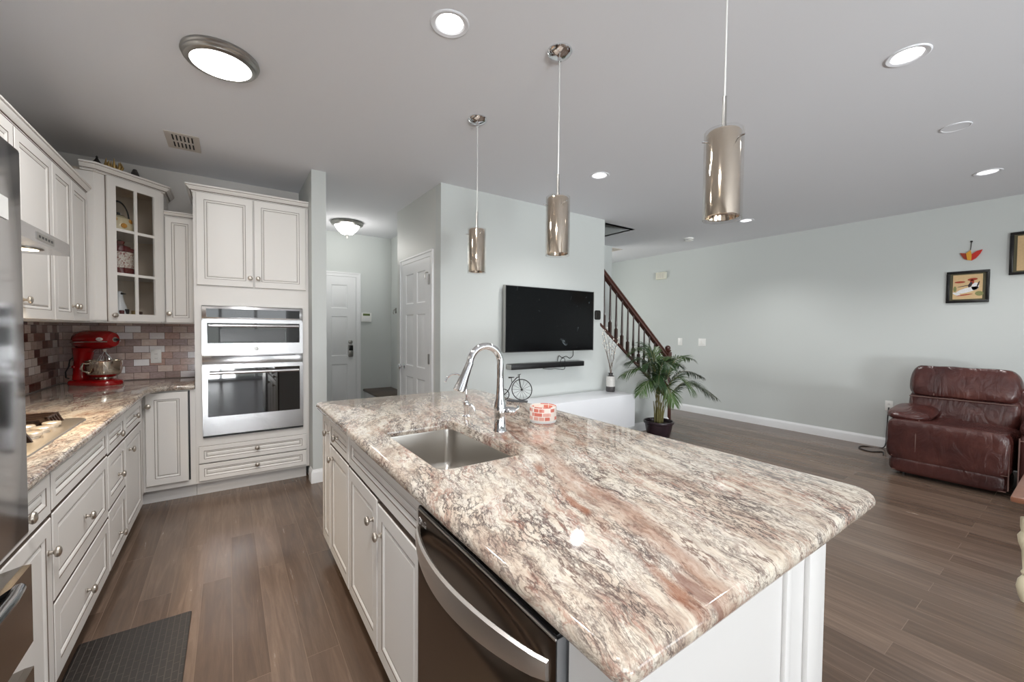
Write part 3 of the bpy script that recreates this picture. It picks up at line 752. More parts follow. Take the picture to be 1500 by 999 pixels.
base_unit('base_cabinet', 'narrow white three-drawer base cabinet beyond the cooktop', 2.855, 3.275,
          [('drawer', 2.86, 3.27, 0.715, 0.865, (0.22, 0.06)), ('drawer', 2.86, 3.27, 0.432, 0.706, (0.23, 0.115)), ('drawer', 2.86, 3.27, 0.112, 0.423, (0.24, 0.10))])
base_unit('base_cabinet', 'white base cabinet with drawer over tall door, at the inner corner', 3.275, 3.87,
          [('drawer', 3.28, 3.83, 0.715, 0.865, (0.275, 0.075)), ('door', 3.28, 3.83, 0.112, 0.706, (0.11, 0.50))])
BU, BV = (1, 0, 0), (0, 0, 1)        # fronts facing -Y : U x V = (1,0,0)x(0,0,1) = (0,-1,0)
BY = 4.129
t = thing('corner_base_cabinet', 'white corner base cabinet whose door stands a little open beside the oven tower', 'cabinet', (-0.6, 4.3, 0))
mb = MB(); mb.box(XL+0.002, 3.8705, 0.105, -0.545, YK-0.002, 0.874); mb.box(-0.545, BY, 0.105, -0.228, YK-0.002, 0.874); mb.build('carcass', 'cab', t, smooth=0)
mb = MB(); mb.box(-0.60, BY+0.045, 0, -0.228, BY+0.06, 0.105); mb.build('toe_kick', 'panel_white', t, smooth=0)
mb = MB(); mb.box(-0.273, BY-0.004, 0.15, -0.262, BY-0.0005, 0.866); mb.build('gap_shade_strip', 'black', t, smooth=0)  # black strip standing in for the shade in the door gap
front(t, 'door', (-0.530, BY-0.006, 0.148), BU, BV, 0.258, 0.715, (0.018, 0.615))
# worktop of the left run
outl = [(XL, 1.50), (-0.49, 1.50), (-0.49, 3.90), (-0.475, 3.99), (-0.43, 4.065), (-0.36, 4.092), (-0.229, 4.092), (-0.229, YK-0.009), (XL, YK-0.009)]
outl = [(XL+0.009, 1.50)] + outl[1:-1] + [(XL+0.009, YK-0.009)]
tag(slab(outl, 0.875, 0.915).build('countertop', 'granite', loc=(-0.8, 3.0, 0.875), smooth=40), 'speckled brown and cream granite countertop along the left wall and corner', 'countertop')

# ---- oven tower
TX0, TX1 = -0.227, 0.596
t = thing('oven_tower_cabinet', 'tall white cabinet housing the wall ovens, with crown moulding', 'cabinet', (0.185, 4.4, 0))
mb = MB()
mb.box(TX0, BY, 0.468, TX0+0.046, YK-0.03, 1.545); mb.box(TX1-0.050, BY, 0.468, TX1, YK-0.03, 1.545)
mb.box(TX0, BY, 1.545, TX1, YK-0.002, 2.45); mb.box(TX0, BY, 0.105, TX1, YK-0.002, 0.468); mb.box(TX0, YK-0.03, 0.468, TX1, YK-0.002, 1.545)
mb.build('carcass', 'cab', t, smooth=0)
mb = MB(); mb.box(TX0+0.001, BY+0.045, 0, TX1-0.02, BY+0.06, 0.105); mb.build('toe_kick', 'panel_white', t, smooth=0)
front(t, 'door', (-0.210, BY, 1.705), BU, BV, 0.384, 0.735, (0.358, 0.075))
front(t, 'door', (0.180, BY, 1.705), BU, BV, 0.396, 0.735, (0.026, 0.075))
front(t, 'drawer', (-0.212, BY, 0.266), BU, BV, 0.785, 0.140, (0.40, 0.075), 0.038)
front(t, 'drawer', (-0.212, BY, 0.122), BU, BV, 0.785, 0.140, (0.40, 0.075), 0.038)
crown(t, [(TX0, YK-0.004), (TX0, BY), (TX1, BY)], 2.436, 2.494, 0.046)
# ---- combination wall oven
t = thing('wall_oven', 'stainless steel double wall oven with microwave above, black glass windows', 'oven', (0.182, 4.3, 0.472))
OX0, OX1, OY = -0.180, 0.545, BY-0.0285
mb = MB(); mb.box(OX0+0.004, OY+0.03, 0.472, OX1-0.004, 4.65, 1.540); mb.build('body', 'steel', t, smooth=0)
mb = MB(); mb.box(OX0, OY, 1.438, OX1, OY+0.03, 1.540, bevel=0.003); cp = mb.build('control_panel', 'steel', t)
mb = MB(); mb.box(OX0+0.030, OY-0.002, 1.450, OX1-0.025, OY+0.002, 1.520); mb.build('control_glass', 'black_glass', cp, smooth=0)
def oven_door(name, z0, z1, g0, g1, hz):
    mb = MB(); a, b = OX0+0.034, OX1-0.026; y0, y1 = OY, OY+0.028
    mb.box(OX0, y0, z0, a, y1, z1); mb.box(b, y0, z0, OX1, y1, z1); mb.box(a, y0, z0, b, y1, g0); mb.box(a, y0, g1, b, y1, z1)
    d = mb.build(name, 'steel', t, smooth=0)
    mb = MB(); mb.box(a, y0+0.002, g0, b, y0+0.010, g1); mb.build('glass', 'black_glass', d, smooth=0)
    mb = MB(); mb.cyl((a+0.012, OY-0.045, hz), (b-0.012, OY-0.045, hz), 0.0125, 18)
    for x in (a+0.035, b-0.035): mb.box(x-0.010, OY-0.045, hz-0.009, x+0.010, y0+0.002, hz+0.009, bevel=0.003)
    mb.build('handle', 'steel', d)
    return d
od = oven_door('microwave_door', 1.145, 1.425, 1.238, 1.405, 1.382)
mb = MB(); mb.lathe([(0, 0), (0.017, 0), (0.017, 0.003), (0.013, 0.004), (0, 0.004)], (0.190, OY, 1.19), (0, -1, 0), 24); bd_ = mb.build('round_badge', 'nickel', od)
mb = MB(); mb.lathe([(0.0135, 0), (0.015, 0.0015), (0.0165, 0)], (0.190, OY-0.0035, 1.19), (0, -1, 0), 24); mb.build('badge_ring', 'black', bd_)
mb = MB(); mb.box(OX0+0.12, OY+0.0015, 1.252, OX1-0.14, OY+0.0022, 1.355); mb.build('inner_window', mat('microwave_screen', rgb(96, 96, 98), 0.12, 0.3), od, smooth=0)
mb = MB(); mb.box(OX0, OY+0.004, 1.066, OX1, OY+0.03, 1.138, bevel=0.003); vt = mb.build('vent_strip', 'steel', t)
mb = MB(); mb.box(OX0+0.06, OY+0.002, 1.126, OX1-0.06, OY+0.006, 1.132); mb.build('vent_slot', 'black', vt, smooth=0)
oven_door('oven_door', 0.490, 1.060, 0.640, 1.030, 0.998)
mb = MB(); mb.box(OX0, OY+0.006, 0.473, OX1, OY+0.028, 0.488); mb.build('base_vent', 'black', t, smooth=0)

# ---- wall cabinets
UX = -0.819
def wall_unit(label, y0, y1, z0, doors, ztop=2.29):
    t = thing('wall_cabinet', label, 'cabinet', (-0.96, (y0+y1)/2, z0), 'wall cabinets of the left run')
    mb = MB(); mb.box(XL+0.002, y0+0.0005, z0, UX, y1-0.0005, ztop); mb.build('carcass', 'cab', t, smooth=0)
    for a, b, kn in doors: front(t, 'door', (UX, a, z0+0.006), LU, LV, b-a, ztop-z0-0.012, kn)
    crown(t, [(UX, y1-0.0005), (UX, y0+0.0005)][::-1], 2.2875, 2.340, 0.038)
    return t
wall_unit('white wall cabinet directly above the range hood', 2.06, 2.855, 1.80, [(2.065, 2.455, (0.35, 0.06)), (2.46, 2.85, (0.04, 0.06))])
wall_unit('white single-door wall cabinet just beyond the range hood', 2.855, 3.345, 1.395, [(2.86, 3.342, (0.05, 0.09))])
wall_unit('white double-door wall cabinet between hood and glass corner cabinet', 3.345, 4.06, 1.395, [(3.348, 3.684, (0.305, 0.09)), (3.688, 4.03, (0.03, 0.09))])
wall_unit('white wall cabinet high above the refrigerator', 1.50, 2.06, 1.84, [(1.505, 2.055, (0.05, 0.06))])
# diagonal corner cabinet with a glass door
t = thing('corner_wall_cabinet', 'diagonal corner wall cabinet with a six-pane glass door', 'cabinet', (-0.85, 4.45, 1.395))
A, B = Vector((-0.775, 4.065)), Vector((-0.432, 4.408))
Z0, Z1 = 1.395, 2.47
plan = [(XL+0.002, 4.0605), (A.x, A.y), (B.x, B.y), (-0.4325, YK-0.01), (XL+0.002, YK-0.01)]
mb = MB()
def vwall(p, q, th, z0, z1, m_=0):
    p, q = Vector(p), Vector(q); e_ = (q-p).normalized(); n_ = Vector((-e_.y, e_.x))*th
    mb.prism([(p.x, p.y), (q.x, q.y), (q.x+n_.x, q.y+n_.y), (p.x+n_.x, p.y+n_.y)], ((0, 0, z0), (1, 0, 0), (0, 1, 0)), z1-z0, m_)
vwall(plan[0], plan[1], 0.018, Z0, Z1); vwall(plan[2], plan[3], 0.018, Z0, Z1)
vwall(plan[3], plan[4], 0.012, Z0, Z1, 1); vwall(plan[4], plan[0], 0.012, Z0, Z1, 1)
for z in (Z0, Z1-0.018): mb.prism(plan, ((0, 0, z), (1, 0, 0), (0, 1, 0)), 0.018, 0 if z == Z0 else 1)
ed = (B-A).normalized()
dl, dr = A+ed*0.070, B-ed*0.035
vwall(A, dl, 0.018, Z0, Z1); vwall(dr, B, 0.018, Z0, Z1)
mb.build('carcass', ['cab', 'cab_in'], t, smooth=0)
shelfp = offset_poly(plan, 0.02)
for z in (1.752, 2.078):
    mb = MB(); mb.prism(shelfp, ((0, 0, z), (1, 0, 0), (0, 1, 0)), 0.014); mb.build('shelf', 'cab', t, smooth=0)
dw_ = (dr-dl).length; nrm = Vector((ed.y, -ed.x))
O_ = Vector((dl.x+nrm.x*0.001, dl.y+nrm.y*0.001, Z0+0.012)); U_ = Vector((ed.x, ed.y, 0)); V_ = Vector((0, 0, 1)); dh = 1.045
mb = MB()
def dbar(u0, v0, u1, v1, d0=0.0, d1=0.019, m_=0):
    mb.prism([(u0, v0), (u1, v0), (u1, v1), (u0, v1)], (O_+Vector((nrm.x, nrm.y, 0))*d0, U_, V_), d1-d0, m_)
fw_ = 0.055
dbar(0, 0, fw_, dh); dbar(dw_-fw_, 0, dw_, dh); dbar(fw_, 0, dw_-fw_, fw_); dbar(fw_, dh-fw_, dw_-fw_, dh)
gd = mb.build('glass_door', ['cab', 'glaze'], t, smooth=0)
mb = MB(); dbar(-0.002, -0.002, 0.0, dh+0.002, 0, 0.006); dbar(dw_, -0.002, dw_+0.002, dh+0.002, 0, 0.006); mb.build('door_gap', 'glaze', gd, smooth=0)
mb = MB(); dbar(fw_, fw_, dw_-fw_, dh-fw_, 0.006, 0.009); mb.build('pane', 'cab_glass', gd, smooth=0)
mb = MB(); dbar(dw_/2-0.010, fw_, dw_/2+0.010, dh-fw_, 0.009, 0.018)
for v in (Z0, ): 
    for zz in (1.757, 2.081): dbar(fw_, zz-O_.z-0.010, dw_-fw_, zz-O_.z+0.010, 0.009, 0.017)
mb.build('muntins', 'cab', gd, smooth=0)
knob(gd, O_+U_*0.024+V_*0.045+Vector((nrm.x, nrm.y, 0))*0.019, (nrm.x, nrm.y, 0))
crown(t, [(XL+0.3-0.02, 4.0605), (A.x, A.y), (B.x, B.y), (-0.4325, YK-0.03)], 2.456, 2.512, 0.046)
# small wall cabinet between corner and tower
t = thing('narrow_wall_cabinet', 'narrow white wall cabinet between glass corner cabinet and oven tower', 'cabinet', (-0.33, 4.55, 1.395))
mb = MB(); mb.box(-0.431, 4.419, 1.395, -0.229, YK-0.009, 2.285); mb.build('carcass', 'cab', t, smooth=0)
front(t, 'door', (-0.428, 4.419, 1.401), BU, BV, 0.196, 0.872, (0.022, 0.075), 0.045)
crown(t, [(-0.4305, 4.419), (-0.229, 4.419)], 2.274, 2.318, 0.032)

# ---- things in the glass cabinet
def kettle():
    c = Vector((-0.690, 4.325, 2.0925))
    t = thing('kettle', 'cream enamel kettle with orange fruit and a dark hoop handle', 'kettle', c)
    mb = MB(); mb.lathe([(0, 0), (0.078, 0), (0.086, 0.012), (0.085, 0.055), (0.070, 0.100), (0.040, 0.122), (0.0, 0.128)], c, None, 28); mb.build('body', 'cream_glaze', t)
    mb = MB(); mb.lathe([(0.038, 0), (0.036, 0.006), (0.010, 0.012), (0.012, 0.026), (0, 0.032)], c+Vector((0, 0, 0.121)), None, 16); mb.build('lid', 'black', t)
    for s in (0, 0.018):
        mb = MB(); mb.tube([c+Vector((ed.x*0.075*math.cos(a), ed.y*0.075*math.cos(a)-s, 0.095+0.135*math.sin(a)+s*0.2)) for a in [math.pi*k/14 for k in range(15)]], 0.0045); mb.build('handle', 'black', t)
    for (a, z) in ((-60, 0.040), (-20, 0.080), (-100, 0.085)):
        d = Vector((math.cos(R(a)), math.sin(R(a)), 0)); r = 0.0865 if z < .06 else 0.079
        mb = MB(); mb.lathe([(0, 0.004), (0.016, 0.002), (0.020, -0.004)], c+d*r+Vector((0, 0, z)), d, 14); mb.build('painted_fruit', 'orange_paint', t)
kettle()
def canister():
    c = Vector((-0.685, 4.325, 1.7665))
    t = thing('canister', 'maroon and white patterned lidded canister on the middle shelf', 'canister', c)
    mb = MB(); mb.lathe([(0, 0), (0.085, 0), (0.087, 0.01), (0.085, 0.045), (0.080, 0.050), (0.080, 0.170), (0.086, 0.175), (0.086, 0.200), (0, 0.201)], c, None, 28, mi=[0, 0, 0, 0, 1, 0, 0, 0]); mb.build('body', ['maroon', 'toile'], t)
    mb = MB(); mb.lathe([(0.060, 0.200), (0.062, 0.216), (0.034, 0.228), (0.022, 0.234), (0.030, 0.255), (0, 0.268)], c, None, 20); mb.build('lid', 'maroon', t)
canister()
c = Vector((-0.690, 4.310, 1.4135))
t = thing('ceramic_bird', 'white long-necked ceramic bird behind the glass on the bottom shelf', 'ornament', c)
mb = MB(); mb.lathe([(0, 0), (0.045, 0), (0.052, 0.02), (0.052, 0.06), (0.040, 0.11), (0.026, 0.15), (0.020, 0.19), (0.022, 0.205), (0.016, 0.222), (0, 0.228)], c, None, 22); mb.build('body', 'white_ceramic', t)
mb = MB(); mb.cyl(c+Vector((0.012, -0.012, 0.208)), c+Vector((0.040, -0.020, 0.205)), 0.010, 12, r1=0.002); mb.build('beak', 'dark_bronze', t)
for i, (s, h_, lb) in enumerate(((0.215, 0.075, 'left of the centre bar'), (0.250, 0.085, 'beside the centre bar'), (0.300, 0.075, 'right of the centre bar'), (0.345, 0.07, 'at the right jamb'))):
    p = A+ed*s; c = Vector((p.x-nrm.x*0.07, p.y-nrm.y*0.07, 1.4135))
    mb = MB(); mb.lathe([(0, 0), (0.018, 0), (0.014, 0.006), (0.004, 0.012), (0.004, h_*0.5), (0.014, h_*0.65), (0.016, h_), (0.012, h_+0.004), (0, h_+0.004)], c, None, 14)
    tag(mb.build('small_figurine', ['maroon', 'dark_bronze', 'gold', 'twig'][i], loc=c), 'tiny figurine on the bottom glass-cabinet shelf, '+lb, 'ornament', 'figurines in the glass cabinet')
# ---- ornaments on top of the cabinets
c = Vector((-0.798, 4.30, 2.471))
mb = MB(); mb.lathe([(0, 0), (0.034, 0), (0.036, 0.06), (0.034, 0.10), (0.018, 0.125), (0.010, 0.14), (0.006, 0.15), (0.008, 0.158), (0, 0.168)], c, None, 16)
tag(mb.build('bell_ornament', 'dark_bronze', loc=c), 'small dark bell-shaped ornament on top of the corner cabinet', 'ornament')
c = Vector((-0.714, 4.35, 2.471))
t = thing('gold_crown_ornament', 'gold crown-shaped ornament standing on top of the corner cabinet', 'ornament', c)
mb = MB(); mb.lathe([(0, 0), (0.040, 0), (0.042, 0.06), (0.036, 0.095), (0, 0.097)], c, None, 18); mb.build('base', 'gold', t)
for k in range(9):
    a = 2*math.pi*k/9; d = Vector((math.cos(a), math.sin(a), 0))
    mb = MB(); mb.tube([c+d*0.034+Vector((0, 0, 0.085)), c+d*0.048+Vector((0, 0, 0.12)), c+d*0.042+Vector((0, 0, 0.15+0.02*(k % 2)))], [0.010, 0.009, 0.002], 8); mb.build('leaf', 'gold', t)
c = Vector((-0.610, 4.46, 2.471))
mb = MB(); mb.lathe([(0, 0), (0.035, 0), (0.038, 0.07), (0.022, 0.13), (0.012, 0.155), (0, 0.160)], c, None, 18)
tag(mb.build('grey_figurine', 'vase_dark', loc=c), 'small grey figurine beside the gold crown ornament', 'ornament')
c = Vector((-0.93, 3.70, 2.291))
mb = MB(); mb.lathe([(0, 0), (0.04, 0), (0.05, 0.08), (0.052, 0.14), (0.042, 0.18), (0.024, 0.20), (0, 0.205)], c, None, 20)
tag(mb.build('round_pot', 'dark_bronze', loc=c), 'dark round pot peeking over the crown moulding of the left cabinets', 'pot')

# ---- range hood
t = thing('range_hood', 'slim stainless steel range hood with round lamp over the cooktop', 'range hood', (-0.85, 2.43, 1.70))
mb = MB(); mb.prism([(XL+0.009, 1.70), (-0.621, 1.70), (-0.621, 1.757), (-0.64, 1.765), (-0.80, 1.796), (XL+0.009, 1.796)], ((0, 2.815, 0), (1, 0, 0), (0, 0, 1)), 0.75); mb.build('body', 'steel', t, smooth=0)
mb = MB(); mb.box(-0.622, 2.40, 1.712, -0.6195, 2.60, 1.742); mb.build('control_strip', 'nickel', t, smooth=0)
for k in range(5):
    mb = MB(); mb.box(-0.6196, 2.425+0.034*k, 1.722, -0.6185, 2.443+0.034*k, 1.732); mb.build('button', 'black', t, smooth=0)
mb = MB(); mb.lathe([(0.0, 0), (0.050, 0), (0.056, 0.003), (0.056, 0.006)], (-0.712, 2.62, 1.6945), None, 28); mb.lathe([(0.0, 0), (0.04, 0)], (-0.712, 2.62, 1.6935), None, 28, 1); mb.build('lamp', ['nickel', 'lens_hood'], t)
mb = MB(); mb.box(-1.02, 2.12, 1.694, -0.80, 2.76, 1.70, bevel=0.002); mb.build('grease_filter', 'nickel', t)
sp = bpy.data.lights.new('hood_lamp_light', 'SPOT'); sp.energy = 34; sp.color = (1.0, 0.78, 0.50); sp.spot_size = R(120); sp.spot_blend = 0.7; sp.shadow_soft_size = 0.04
so = bpy.data.objects.new('hood_lamp_light', sp); COL.objects.link(so); so.location = (-0.712, 2.62, 1.685)

# ---- gas cooktop
t = thing('gas_cooktop', 'stainless steel gas cooktop with dark iron grates and a cluster of knobs', 'cooktop', (-0.83, 2.46, 0.915))
mb = MB(); ol = rrect(-1.06, 2.08, -0.575, 2.86, (0.02, 0.04, 0.06, 0.02), 6)
rings = [[(x, y, z) for x, y in offset_poly(ol, d)] for d, z in ((0, 0.9152), (0.003, 0.920), (0.010, 0.922), (0.022, 0.9195))]
ring_stack(mb, rings); mb.from_bm(fill_loops([rings[-1]], 0.9195)); mb.build('plate', mat('cooktop_steel', rgb(214, 206, 196), 0.36, 1.0), t)
for (x, y) in ((-0.655, 2.44), (-0.655, 2.55), (-0.72, 2.50), (-0.72, 2.61), (-0.655, 2.66), (-0.785, 2.55)):
    mb = MB(); mb.lathe([(0, 0), (0.022, 0), (0.022, 0.006), (0.029, 0.009), (0.030, 0.020), (0.027, 0.023), (0, 0.0235)], (x, y, 0.9195), None, 20); mb.build('burner_knob', 'champ', t)
def grate(x0, y0, x1, y1):
    mb = MB(); z = 0.9195
    for k in range(5):
        y = y0+(y1-y0)*k/4; mb.prism([(x0, 0), (x0+0.03, 0), (x0+0.045, 0.030), (x1-0.045, 0.030), (x1-0.03, 0), (x1, 0), (x1-0.02, 0.042), (x0+0.02, 0.042)], ((0, y+0.006, z), (1, 0, 0), (0, 0, 1)), 0.012)
    for x in (x0+0.02, x1-0.03): mb.box(x, y0-0.006, z+0.030, x+0.012, y1+0.006, z+0.042, bevel=0.002)
    mb.lathe([(0, 0), (0.045, 0), (0.045, 0.012), (0.034, 0.016), (0.034, 0.022), (0, 0.024)], ((x0+x1)/2, (y0+y1)/2, z), None, 22)
    mb.build('grate', 'iron', t)
grate(-0.84, 2.11, -0.63, 2.35); grate(-1.05, 2.11, -0.86, 2.42); grate(-1.05, 2.47, -0.84, 2.82); grate(-0.83, 2.69, -0.655, 2.82)

# ---- refrigerator
t = thing('refrigerator', 'tall stainless steel refrigerator with two freezer drawers at the left edge', 'refrigerator', (-0.8, 1.0, 0))
FY0, FY1 = 0.545, 1.466
mb = MB(); mb.box(XL+0.02, FY0+0.01, 0.03, -0.475, FY1-0.012, 1.76); mb.build('body', 'fridge_dark', t, smooth=0)
for a, b in ((FY0, 1.003), (1.008, FY1)):
    mb = MB(); mb.box(-0.465, a, 0.866, -0.400, b, 1.785, bevel=0.012, seg=3); d = mb.build('door', 'fridge', t)
    yh = 0.955 if b < 1.2 else 1.055
    mb = MB(); mb.tube([(-0.402, yh, 1.66), (-0.352, yh, 1.65), (-0.345, yh, 1.60), (-0.345, yh, 1.02), (-0.352, yh, 0.97), (-0.402, yh, 0.96)], 0.011, 10); mb.build('handle', 'fridge', d)
    if b > 1.2:
        mb = MB(); mb.box(-0.3998, 1.255, 1.604, -0.3990, 1.385, 1.652); sk = mb.build('sticker', 'white_plastic', d, smooth=0)
for z0, z1 in ((0.602, 0.793), (0.06, 0.540)):
    mb = MB(); mb.prism([(-0.465, z0), (-0.400, z0), (-0.400, z1), (-0.415, z1), (-0.465, z1-0.012)], ((0, FY1, 0), (1, 0, 0), (0, 0, 1)), FY1-FY0); d = mb.build('drawer', mat('fridge_drawer_steel', rgb(150, 143, 136), 0.15, 1.0), t, smooth=0)
    mb = MB(); mb.tube([(-0.402, 0.64, z1-0.035+0.05), (-0.365, 0.66, z1+0.03), (-0.360, 0.70, z1+0.032), (-0.360, 1.22, z1+0.032), (-0.365, 1.27, z1+0.03), (-0.402, 1.285, z1+0.0)], 0.011, 10); mb.build('handle', 'fridge', d)
FRIDGE_STICKER = sk

# ---- wall outlets on the tile
def plate(name, label, cat, c, n, w_, h_, mats=('white_plastic',), kind='switch', gang=1, group=None):
    """cover plate centred at c on a wall; n = outward normal"""
    n = Vector(n); u = Vector((0, 0, 1)).cross(n).normalized(); c = Vector(c)
    t = thing(name, label, cat, c, group)
    q = Matrix((u, Vector((0, 0, 1)), n)).transposed().to_4x4(); q.translation = c
    mb = MB(); mb.M = q; mb.box(-w_/2, -h_/2, 0.0005, w_/2, h_/2, 0.006, bevel=0.002); mb.build('cover_plate', mats[0], t)
    for g in range(gang):
        x = (g-(gang-1)/2)*0.046
        if kind == 'switch':
            mb = MB(); mb.M = q; mb.box(x-0.016, -0.033, 0.006, x+0.016, 0.033, 0.010, bevel=0.002); mb.build('rocker', mats[0], t)
        else:
            for z in (-0.02, 0.02):
                mb = MB(); mb.M = q; mb.lathe([(0, 0.008), (0.015, 0.008), (0.016, 0.006)], (x, z, 0), None, 16)
                so_ = mb.build('socket', mats[0], t)
                mb = MB(); mb.M = q; mb.box(x-0.007, z-0.005, 0.008, x-0.005, z+0.005, 0.0084); mb.box(x+0.005, z-0.005, 0.008, x+0.007, z+0.005, 0.0084); mb.build('slots', 'black', so_, smooth=0)
    return t
plate('outlet_plate', 'white outlet plate on the mosaic tile right of the red mixer', 'outlet', (-0.528, YK-0.0085, 1.11), (0, -1, 0), 0.072, 0.118, kind='outlet')
plate('outlet_plate', 'white outlet plate on the left wall tile behind the cooktop', 'outlet', (XL+0.0085, 3.02, 1.14), (1, 0, 0), 0.072, 0.118, kind='outlet')

# ---- stand mixer
def mixer():
    c = Vector((-0.855, 4.465, 0.915)); ang = math.atan2(-0.62, 0.78)
    t = thing('stand_mixer', 'red stand mixer with polished steel bowl in the corner of the counter', 'stand mixer', c)
    Q = Matrix.Translation(c) @ Matrix.Rotation(ang, 4, 'Z')
    mb = MB(); mb.M = Q
    ol = rrect(-0.18, -0.105, 0.18, 0.105, (0.06, 0.10, 0.10, 0.06), 8)
    ol = [(x, y*(0.80+0.2*(x+0.18)/0.36)) for x, y in ol]
    rings = [[(x, y, z) for x, y in offset_poly(ol, d)] for d, z in ((0.004, 0.0), (0, 0.006), (0, 0.022), (0.008, 0.034), (0.03, 0.042), (0.06, 0.048))]
    ring_stack(mb, rings); mb.from_bm(fill_loops([[(p[0], p[1]) for p in rings[-1]]], 0.048)); mb.from_bm(fill_loops([[(p[0], p[1]) for p in rings[0]]], 0.0)); mb.build('base', 'red', t)
    mb = MB(); mb.M = Q      # pedestal column: lofted rounded sections leaning back
    secs = [(-0.105, 0.055, 0.062, 0.04), (-0.115, 0.047, 0.050, 0.10), (-0.112, 0.046, 0.046, 0.18), (-0.105, 0.060, 0.052, 0.25), (-0.08, 0.085, 0.060, 0.285)]
    rings = [[(cx+rx*math.copysign(abs(math.cos(a))**0.7, math.cos(a)), ry*math.copysign(abs(math.sin(a))**0.7, math.sin(a)), z) for a in [2*math.pi*k/24 for k in range(24)]] for cx, rx, ry, z in secs]
    ring_stack(mb, rings); mb.build('column', 'red', t)
    mb = MB(); mb.M = Q      # motor head
    secs = [(-0.165, 0.020, 0.345), (-0.16, 0.045, 0.345), (-0.14, 0.063, 0.345), (-0.09, 0.072, 0.345), (0.0, 0.073, 0.347), (0.08, 0.070, 0.349), (0.13, 0.062, 0.350), (0.150, 0.050, 0.351), (0.155, 0.03, 0.351)]
    rings = [[(x, r_*0.92*math.cos(a), z+r_*1.05*math.sin(a)) for a in [2*math.pi*k/28 for k in range(28)]] for x, r_, z in secs]
    ring_stack(mb, rings); mb.add(rings[0], [tuple(range(28))]); mb.add(rings[-1], [tuple(range(28))]); hd = mb.build('head', 'red', t)
    mb = MB(); mb.M = Q
    for sgn in (-1, 1):
        pts = [(x, sgn*(r_*0.92*math.cos(R(10))+0.001), z+0.0*r_-0.012) for x, r_, z in secs[1:-1]]
        mb.tube(pts, 0.0085, 8, flat=0.35)
    mb.build('trim_band', 'chrome', hd)
    mb = MB(); mb.M = Q; mb.lathe([(0, 0), (0.020, 0), (0.020, 0.012), (0.017, 0.016), (0, 0.017)], (0.150, 0, 0.352), (1, 0, 0), 20); mb.build('hub_cap', 'chrome', hd)
    mb = MB(); mb.M = Q; mb.cyl((0.165, 0, 0.352), (0.185, 0, 0.352), 0.010, 14); mb.build('hub_knob', 'black', hd)
    mb = MB(); mb.M = Q @ Matrix.Translation((0.105, -0.064, 0.356)) @ Matrix.Rotation(R(8), 4, 'Z') @ Matrix.Diagonal((1.9, 1, 1, 1)); mb.lathe([(0, 0.005), (0.011, 0.005), (0.013, 0.002), (0.013, 0)], (0, 0, 0), (0, -1, 0), 20); em = mb.build('oval_emblem', 'white_plastic', hd)
    mb = MB(); mb.M = Q @ Matrix.Translation((0.105, -0.0695, 0.356)) @ Matrix.Rotation(R(8), 4, 'Z')
    for k in range(6): mb.box(-0.015+0.005*k, -0.001, -0.003, -0.0125+0.005*k, 0, 0.003)
    mb.build('emblem_lettering', 'black', em, smooth=0)
    mb = MB(); mb.M = Q; mb.cyl((0.07, 0, 0.285), (0.07, 0, 0.255), 0.018, 16, r1=0.012); mb.build('drive_shaft', 'chrome', hd)
    wk = MB(); wk.M = Q
    for k in range(7):
        a = math.pi*k/7; d = Vector((math.cos(a), math.sin(a), 0))
        wk.tube([Vector((0.07, 0, 0.262)) + d*(0.052*math.sin(t_*math.pi)*sg) + Vector((0, 0, -0.15*math.sin(t_*math.pi/2))) for sg in (1,) for t_ in [j/8 for j in range(9)]], 0.0016, 5)
        wk.tube([Vector((0.07, 0, 0.262)) - d*(0.052*math.sin(t_*math.pi)) + Vector((0, 0, -0.15*math.sin(t_*math.pi/2))) for t_ in [j/8 for j in range(9)]], 0.0016, 5)
    wk.build('whisk', 'chrome', hd)
    mb = MB(); mb.M = Q; mb.lathe([(0, 0.050), (0.055, 0.050), (0.055, 0.060), (0.075, 0.066), (0.098, 0.085), (0.106, 0.12), (0.108, 0.185), (0.112, 0.189), (0.110, 0.192), (0.104, 0.188), (0.102, 0.12), (0.092, 0.09), (0, 0.075)], (0.065, 0, 0), None, 36); bw = mb.build('bowl', 'bowl', t)
    mb = MB(); mb.M = Q; mb.tube([(0.06, -0.104, 0.17), (0.055, -0.140, 0.175), (0.055, -0.150, 0.15), (0.055, -0.145, 0.12), (0.06, -0.102, 0.10)], 0.007, 8); mb.build('bowl_handle', 'bowl', bw)
    mb = MB(); mb.M = Q; mb.lathe([(0, 0), (0.011, 0), (0.013, 0.012), (0.009, 0.018), (0, 0.019)], (-0.12, -0.048, 0.14), (0, -1, 0), 14); mb.build('lock_knob', 'red', t)
    mb = MB(); mb.M = Q; mb.tube([(-0.14, -0.02, 0.23), (-0.185, -0.03, 0.19), (-0.195, -0.03, 0.14), (-0.17, -0.045, 0.15), (-0.185, -0.06, 0.10), (-0.195, -0.05, 0.055), (-0.165, -0.055, 0.05)], 0.0045, 8); mb.build('power_cord', 'cord', t)
mixer()

